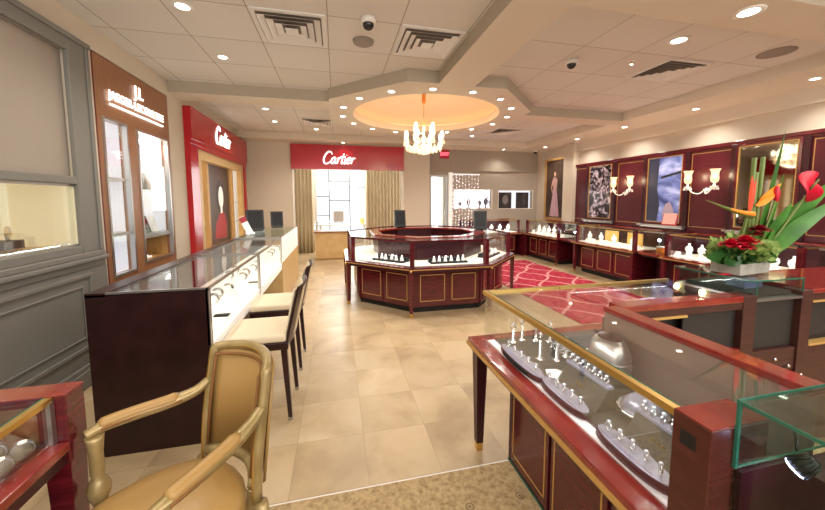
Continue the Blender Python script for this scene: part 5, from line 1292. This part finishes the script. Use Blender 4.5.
# local: -y is forward, x to the sitter's left
HB = .166
def arc_back(z, y_off=0, half=HB, bow=.065, n=12, ext=0):
    return [Vector((-half+2*half*i/n, y_off+bow*(1-((2*i/n-1))**2), z)) for i in range(n+1)]
def ribbon(bot, top, thick):
    """panel between two equal-length curves"""
    n = len(bot); vs = []; fs = []
    for p, q in zip(bot, top): vs += [p, q, p+Vector((0,thick,0)), q+Vector((0,thick,0))]
    for i in range(n-1):
        k = 4*i; fs += [(k,k+4,k+5,k+1),(k+2,k+3,k+7,k+6),(k+1,k+5,k+7,k+3),(k,k+2,k+6,k+4)]
    fs += [(0,1,3,2),(4*n-4,4*n-2,4*n-1,4*n-3)]
    return G().add(vs, fs, True)
lean = .055
bk = ribbon([p for p in arc_back(.50)], [p+Vector((0,lean,0)) for p in arc_back(.885)], .03).build('back_cushion', M['tanleather'], t)
ribbon([p+Vector((0,.032,0)) for p in arc_back(.47)], [p+Vector((0,.032+lean,0)) for p in arc_back(.89)], .012).build('back_cover', M['tanleather'], t)
fr = [Vector((-HB-.012,.0,.43)), Vector((-HB-.012,.012,.62)), Vector((-HB-.012,.045,.82)), Vector((-HB-.010,.055,.882))]
arch = [p+Vector((0,lean+.012,.012*(1-((p.x/HB)**2)))) for p in arc_back(.895)]
loop = fr + arch + [Vector((HB+.010,.055,.882)), Vector((HB+.012,.045,.82)), Vector((HB+.012,.012,.62)), Vector((HB+.012,.0,.43))]
G().tube(spline(loop,3), .018, 10).build('back_frame', M['gilt'], t)
G().tube([p+Vector((0,-.012,0)) for p in spline([q for q in loop],3)], .008, 6).build('gilt_bead', M['gold'], t)
G().tube([p+Vector((0,-.0,.0)) for p in arc_back(.49, -.005)], .020, 10).build('lower_back_rail', M['gilt'], t)
ins = [Vector((-HB+.014,-.004,.515)), Vector((-HB+.014,.018,.70)), Vector((-HB+.018,.045,.865))] + [Vector((p.x*.9,p.y-.004,.873)) for p in [q+Vector((0,lean,0)) for q in arc_back(.85)]] + [Vector((HB-.018,.045,.865)), Vector((HB-.014,.018,.70)), Vector((HB-.014,-.004,.515))]
G().tube(ins, .006, 6).build('braid_trim', M['stripe'], t)
# seat: padded, wider at the front
def seat_poly(s_=1, o=0): 
    f = .262*s_; b = .19*s_
    return [(-b,.035),(b,.035),(f*.98,-.24),(f*.94,-.37),(f*.55,-.41),(0,-.42),(-f*.55,-.41),(-f*.94,-.37),(-f*.98,-.24)]
G().prism(seat_poly(1.0)[::-1], .34, .40).build('seat_frame', M['gilt'], t, .008)
vs = []; fs = []; sp_ = seat_poly(.97)[::-1]; n = len(sp_); cx_, cy_ = 0, -.20
lay = ((.40,1.0),(.45,1.01),(.475,.98),(.495,.80),(.507,.5),(.511,.0))
for z, s_ in lay:
    for x, y in sp_: vs.append((cx_+(x-cx_)*s_, cy_+(y-cy_)*s_, z))
for j in range(len(lay)-1):
    for i in range(n): fs.append((j*n+i, j*n+(i+1)%n, (j+1)*n+(i+1)%n, (j+1)*n+i))
G().add(vs, fs, True).build('seat_cushion', M['tanleather'], t, subsurf=2)
for s_ in (-1,1):
    arm = spline([(s_*(HB+.015),.03,.765),(s_*(HB+.025),-.02,.735),(s_*(HB+.05),-.10,.722),(s_*(HB+.08),-.20,.72),(s_*(HB+.098),-.285,.717),(s_*(HB+.099),-.331,.708)],6)
    nA = len(arm)
    a = G().tube(arm, [.018+.008*math.sin(PI*i/(nA-1)) for i in range(nA)], 10, flat=.85).build('arm', M['gilt'], t)
    pad = arm[10:26]
    G().tube([p+Vector((0,0,.010)) for p in pad], [.016]+[.024]*(len(pad)-2)+[.016], 10, flat=.8).build('arm_pad', M['tanleather'], a)
    G().tube([p+Vector((s_*.022,0,.0)) for p in pad], .005, 6).build('braid_trim', M['stripe'], a)
    G().tube([p+Vector((-s_*.022,0,.0)) for p in pad], .005, 6).build('braid_trim', M['stripe'], a)
    c = (s_*(HB+.088),-.31,0)
    G().lathe([(.026,.40),(.028,.43),(.016,.445),(.020,.46),(.032,.49),(.034,.515),(.024,.54),(.016,.55),(.021,.57),(.020,.64),(.024,.68),(.026,.70)], c, 16).build('arm_post', M['gilt'], t)
    G().lathe([(.012,0),(.016,.02),(.014,.04),(.022,.22),(.028,.28),(.022,.30),(.030,.32),(.030,.36)], (s_*.215,-.34,0), 14).build('leg', M['gilt'], t)
    G().tube([(s_*.205,.075,0),(s_*.20,.03,.20),(s_*.205,.0,.44)], [.014,.02,.022], 10).build('leg', M['gilt'], t)
# ---------------------------------------------------------------- ceiling fixtures
def spot_lamp_light(loc, power, ang=2.4, col=(1,.95,.87)):
    ld = bpy.data.lights.new('downlight_beam', 'SPOT'); ld.energy = power; ld.spot_size = ang; ld.spot_blend = .9; ld.color = col; ld.shadow_soft_size = .05
    o = bpy.data.objects.new('downlight_beam', ld); COL.objects.link(o); o.location = loc; return o
dl0 = None
def downlight(x, y, z, label, group, r=.055, power=0):
    global dl0
    if dl0 is None:
        dl0 = thing('downlight', label, 'downlight', (x,y,z), 0, group)
        G().lathe([(.045,-.004),(.068,-.006),(.070,0),(.045,0)], (0,0,0), 24, cap=False).build('trim_ring', M['fixture'], dl0)
        G().lathe([(.0001,-.003),(.046,-.003),(.046,-.001)], (0,0,0), 24).build('lens', M['lamp'], dl0)
        o = dl0
    else:
        o = dup(dl0, (x,y,z), 0, label, group)
    o.scale = (r/.055,)*3
    if power: spot_lamp_light((x,y,z-.03), power)
PW = 34
downlight(-1.13,3.04,ZC,'round downlight in the left ceiling tray nearest the camera',None,.06,PW)
downlight(-1.13,3.98,ZC,'round downlight in the left ceiling tray closer to the beam',None,.05,PW)
for k in range(16):
    a = 2*PI*k/16-PI/2+PI/16
    downlight(CXO+1.345*math.cos(a), CYO+1.345*math.sin(a), ZS, 'small downlight in the octagonal ring around the ceiling dome', 'downlights around the dome', .048, PW*.7)
for (x,y,z,lab) in ((-1.10,6.0,ZC,'downlight beyond the left beam, nearer the beam'),(-1.11,6.9,ZC,'downlight beyond the left beam, nearer the back soffit'),(-.38,7.45,ZC,'downlight beside the left back vent, near the red portal sign'),(3.14,7.45,ZC,'downlight between the dome and the right back soffit')):
    downlight(x,y,z,lab,None,.05,PW)
for y, lab in ((2.77,'soffit downlight above the mirror behind the flowers'),(4.05,'soffit downlight above the right crystal wall light'),(5.32,'soffit downlight above the left crystal wall light'),(6.58,'soffit downlight nearest the right pier'),(7.75,'soffit downlight above the oil painting')):
    downlight(5.30,y,ZS,lab,None,.05,PW)
downlight(.19,8.15,ZS,'downlight in the back soffit above the red portal sign',None,.045,PW*.15)
downlight(4.43,8.33,ZS,'downlight in the back soffit above the lit portraits niche',None,.045,PW*.6)
downlight(3.18,2.63,ZC,'large downlight in the right ceiling tray beside the vent',None,.075,PW)
downlight(2.95,1.93,ZS,'large downlight in the front beam at top right',None,.075,PW)

def vent(x, y, label):
    t = thing('air_vent', label, 'air vent', (x, y, ZC))
    rect_ring(G(), -.29,-.29,.29,.29,.035,-.012,0,'y').xf(Matrix(((1,0,0,0),(0,0,1,0),(0,1,0,0),(0,0,0,1)))).build('frame', M['vent'], t)
    G().box(-.26,-.26,-.001,.26,.26,-.0005).build('dark_back', M['ventdark'], t)
    for k, s_ in enumerate((.245,.185,.125)):
        g = G(); z0, z1 = -.028, -.006
        i_ = s_-.05
        for (a,b),(c,d) in (((-1,-1),(1,-1)),((1,-1),(1,1)),((1,1),(-1,1)),((-1,1),(-1,-1))):
            g.quad((a*s_,b*s_,z0),(c*s_,d*s_,z0),(c*i_,d*i_,z1),(a*i_,b*i_,z1))
        g.build('louvre_ring', M['vent'], t)
    G().box(-.052,-.052,-.028,.052,.052,-.022).build('centre_plate', M['vent'], t)
vent(-.345, 3.21, 'square ceiling vent in the left tray, left one')
vent(.875, 3.21, 'square ceiling vent in the left tray beside the middle beam')
vent(3.79, 3.25, 'square ceiling vent in the right ceiling tray')
vent(-.33, 6.78, 'square ceiling vent near the red portal sign')
vent(3.62, 6.80, 'square ceiling vent beyond the dome near the EXIT sign side')
def camera_dome(x, y, z, label):
    t = thing('security_camera', label, 'security camera', (x, y, z))
    G().lathe([(.055,-.045),(.062,-.04),(.064,0)], (0,0,0), 24).build('housing', M['fixture'], t)
    G().ball((0,0,-.045), .048, 18, 10).build('smoked_dome', M['dome_black'], t)
camera_dome(.29, 2.90, ZC, 'dome security camera in the left ceiling tray')
camera_dome(2.50, 3.24, ZC, 'dome security camera in the right ceiling tray')
camera_dome(5.37, 8.30, ZS, 'dome security camera in the back right corner')
solo(G().lathe([(.075,-.03),(.095,-.02),(.10,0)], (0,0,0), 28), 'smoke_detector', M['speaker'], 'round grey smoke detector beside the left dome camera', 'smoke detector', (.28, 3.30, ZC))
solo(G().lathe([(.13,-.006),(.15,-.004),(.15,0)], (0,0,0), 32), 'ceiling_speaker', M['speaker'], 'round grey ceiling speaker at the right of the right tray', 'speaker', (4.42, 2.62, ZC))
t = thing('sprinkler', 'small red bulb sprinkler head left of the right tray vent', 'sprinkler', (3.15, 3.12, ZC))
G().lathe([(.03,-.004),(.032,0)], (0,0,0), 16).build('plate', M['fixture'], t); G().tube([(0,0,-.004),(0,0,-.035)], .005, 6).build('bulb', M['rubine'], t); G().lathe([(.018,-.038),(.018,-.035)], (0,0,0), 12).build('deflector', M['chrome'], t)

# ---------------------------------------------------------------- chandelier
t = thing('chandelier', 'crystal chandelier with lit candles hanging in the ceiling dome', 'chandelier', (1.42, 5.37, 2.27))
G().lathe([(.03,.80),(.03,.95)], (0,0,0), 16).build('canopy', M['orange'], t)
G().tube([(0,0,.36),(0,0,1.14)], .006, 8).build('rod', M['brass'], t)
G().lathe([(.02,.03),(.05,.05),(.06,.08),(.03,.11),(.022,.16),(.04,.20),(.045,.24),(.02,.28),(.015,.36),(.03,.40),(.012,.44)], (0,0,0), 18).build('glass_column', M['crystal'], t)
G().ball((0,0,.0), .032, 12, 8).build('crystal_ball', M['crystal'], t)
for lv, (n_, rad, zb, zc) in enumerate(((8,.31,.14,.20),(4,.19,.24,.33))):
    for k in range(n_):
        a = 2*PI*k/n_ + (.2 if lv == 0 else .6); ca, sa = math.cos(a), math.sin(a)
        pts = [(.03*ca,.03*sa,zb),(rad*.45*ca,rad*.45*sa,zb-.06),(rad*.85*ca,rad*.85*sa,zb-.03),(rad*ca,rad*sa,zc-.03)]
        arm = G().tube(spline(pts,6), .007, 6).build('arm', M['crystal'], t)
        G().lathe([(.010,zc-.03),(.04,zc-.012),(.045,zc-.005),(.016,zc-.002),(.013,zc+.02)], (rad*ca,rad*sa,0), 14).build('bobeche', M['crystal'], arm)
        G().ball((rad*ca,rad*sa,zc+.075), .03, 10, 8, 1, 1, 2.2).build('candle_bulb', M['bulb'], t)
        for q in range(4):
            an = 2*PI*q/4+a
            G().ball((rad*ca+.038*math.cos(an), rad*sa+.038*math.sin(an), zc-.05), .010, 6, 4, 1, 1, 2.6).build('crystal_drop', M['crystal'], arm)
# swags of beads
for k in range(8):
    a, b = 2*PI*k/8+.2, 2*PI*(k+1)/8+.2; g = G()
    for q in range(1,8):
        u = q/8; x = .31*(math.cos(a)*(1-u)+math.cos(b)*u); y = .31*(math.sin(a)*(1-u)+math.sin(b)*u)
        g.ball((x, y, .165-.10*math.sin(PI*u)), .011, 6, 4)
    g.build('bead_swag', M['crystal'], t)
for rr_, zz_, nn_ in ((.07,.02,8),(.14,.04,12),(.21,.05,14),(.28,.07,16)):
    g = G()
    for k in range(nn_):
        a = 2*PI*k/nn_; g.ball((rr_*math.cos(a), rr_*math.sin(a), zz_), .016, 6, 4, 1, 1, 2.6)
    g.build('drop_ring', M['crystal'], t)

# ---------------------------------------------------------------- light
def area(name, loc, sx, sy, power, col=(1,.94,.85), rot=(0,0,0)):
    ld = bpy.data.lights.new(name, 'AREA'); ld.shape = 'RECTANGLE'; ld.size = sx; ld.size_y = sy; ld.energy = power; ld.color = col
    o = bpy.data.objects.new(name, ld); COL.objects.link(o); o.location = loc; o.rotation_euler = rot; return o
def point(name, loc, power, r=.1, col=(1,.85,.6)):
    ld = bpy.data.lights.new(name, 'POINT'); ld.energy = power; ld.shadow_soft_size = r; ld.color = col
    o = bpy.data.objects.new(name, ld); COL.objects.link(o); o.location = loc; return o
point('chandelier_light', (1.42,5.37,2.45), 14, .25)
for y in (4.08,5.56):
    for s_ in (-1,1): point('sconce_light', (XP-.20, y+.195*s_, 1.865), 3.0, .04, (1,.78,.5))
point('boutique_light', (.3,10.2,2.6), 60, .2, (1,.97,.92))
area('boutique_window_light', (.18,10.6,1.5), 1.4, 2.0, 22, (1,1,1), (PI/2,0,PI))
# added unseen fill lights, behind the camera and over the near shop
area('fill_light_rear', (1.6,-1.6,2.7), 5.5, 1.6, 130, (1,.95,.88), (math.radians(35),0,0))
area('fill_light_left', (-1.3,1.2,2.9), 1.2, 2.0, 22)
area('fill_light_right', (3.5,.6,2.9), 2.2, 1.6, 40)
w = bpy.data.worlds.new('World'); SC.world = w; w.use_nodes = True
bg = w.node_tree.nodes['Background']; bg.inputs[0].default_value = (1,.98,.955,1); bg.inputs[1].default_value = .9

# ---------------------------------------------------------------- camera
cam = bpy.data.cameras.new('camera'); co = bpy.data.objects.new('camera', cam); COL.objects.link(co)
cam.sensor_fit = 'HORIZONTAL'; cam.sensor_width = 36; cam.lens = 332.2/825*36; cam.shift_y = -26.2/825; cam.clip_start = .02
ya, pi_, ro = .2249, .08577, -.0016
fw = Vector((math.sin(ya)*math.cos(pi_), math.cos(ya)*math.cos(pi_), -math.sin(pi_)))
rt = Vector((math.cos(ya), -math.sin(ya), 0)); up = rt.cross(fw)
r2 = rt*math.cos(ro)+up*math.sin(ro); u2 = up*math.cos(ro)-rt*math.sin(ro)
co.matrix_world = Matrix(((r2.x,u2.x,-fw.x,0),(r2.y,u2.y,-fw.y,0),(r2.z,u2.z,-fw.z,1.5),(0,0,0,1)))
SC.camera = co
SC.view_settings.view_transform = 'Standard'
SC.view_settings.exposure = .42
SC.cycles.transparent_max_bounces = 24
SC.cycles.max_bounces = 8
# strip lights inside the cases
def strip(loc, sx, sy, power, rot=(0,0,0), col=(1,.97,.93)): return area('case_strip_light', loc, sx, sy, power, col, rot)
strip((.85,1.16,.965), .03, 1.0, 1.6, (0,math.radians(-35),0))
strip((1.7,1.69,.96), .75, .03, 2.5, (math.radians(-30),0,0))
strip((-.79,2.86,.955), .03, 1.25, 1.5, (0,math.radians(35),0))
strip((-.79,4.22,.955), .03, 1.3, 1.5, (0,math.radians(35),0))
strip((-.79,5.9,.955), .03, 1.8, 1.5, (0,math.radians(35),0))
for y0, L in ((5.33,1.3),(3.31,1.4),(7.28,1.2)): strip((XC+.11,y0,.95), .03, L, 2, (0,math.radians(-35),0))
strip((4.05,8.09,.95), 1.3, .03, 4, (math.radians(35),0,0))
for k in (0,1,7):
    a = -PI/2 + (0,PI/4,-PI/4)[(0,1,7).index(k)]
    strip((IC.x+1.17*math.cos(a), IC.y+1.17*math.sin(a), .95), .8, .03, 1.6, (0,0,a+PI/2))
strip((-.94,.8,.86), .02, .8, .35)
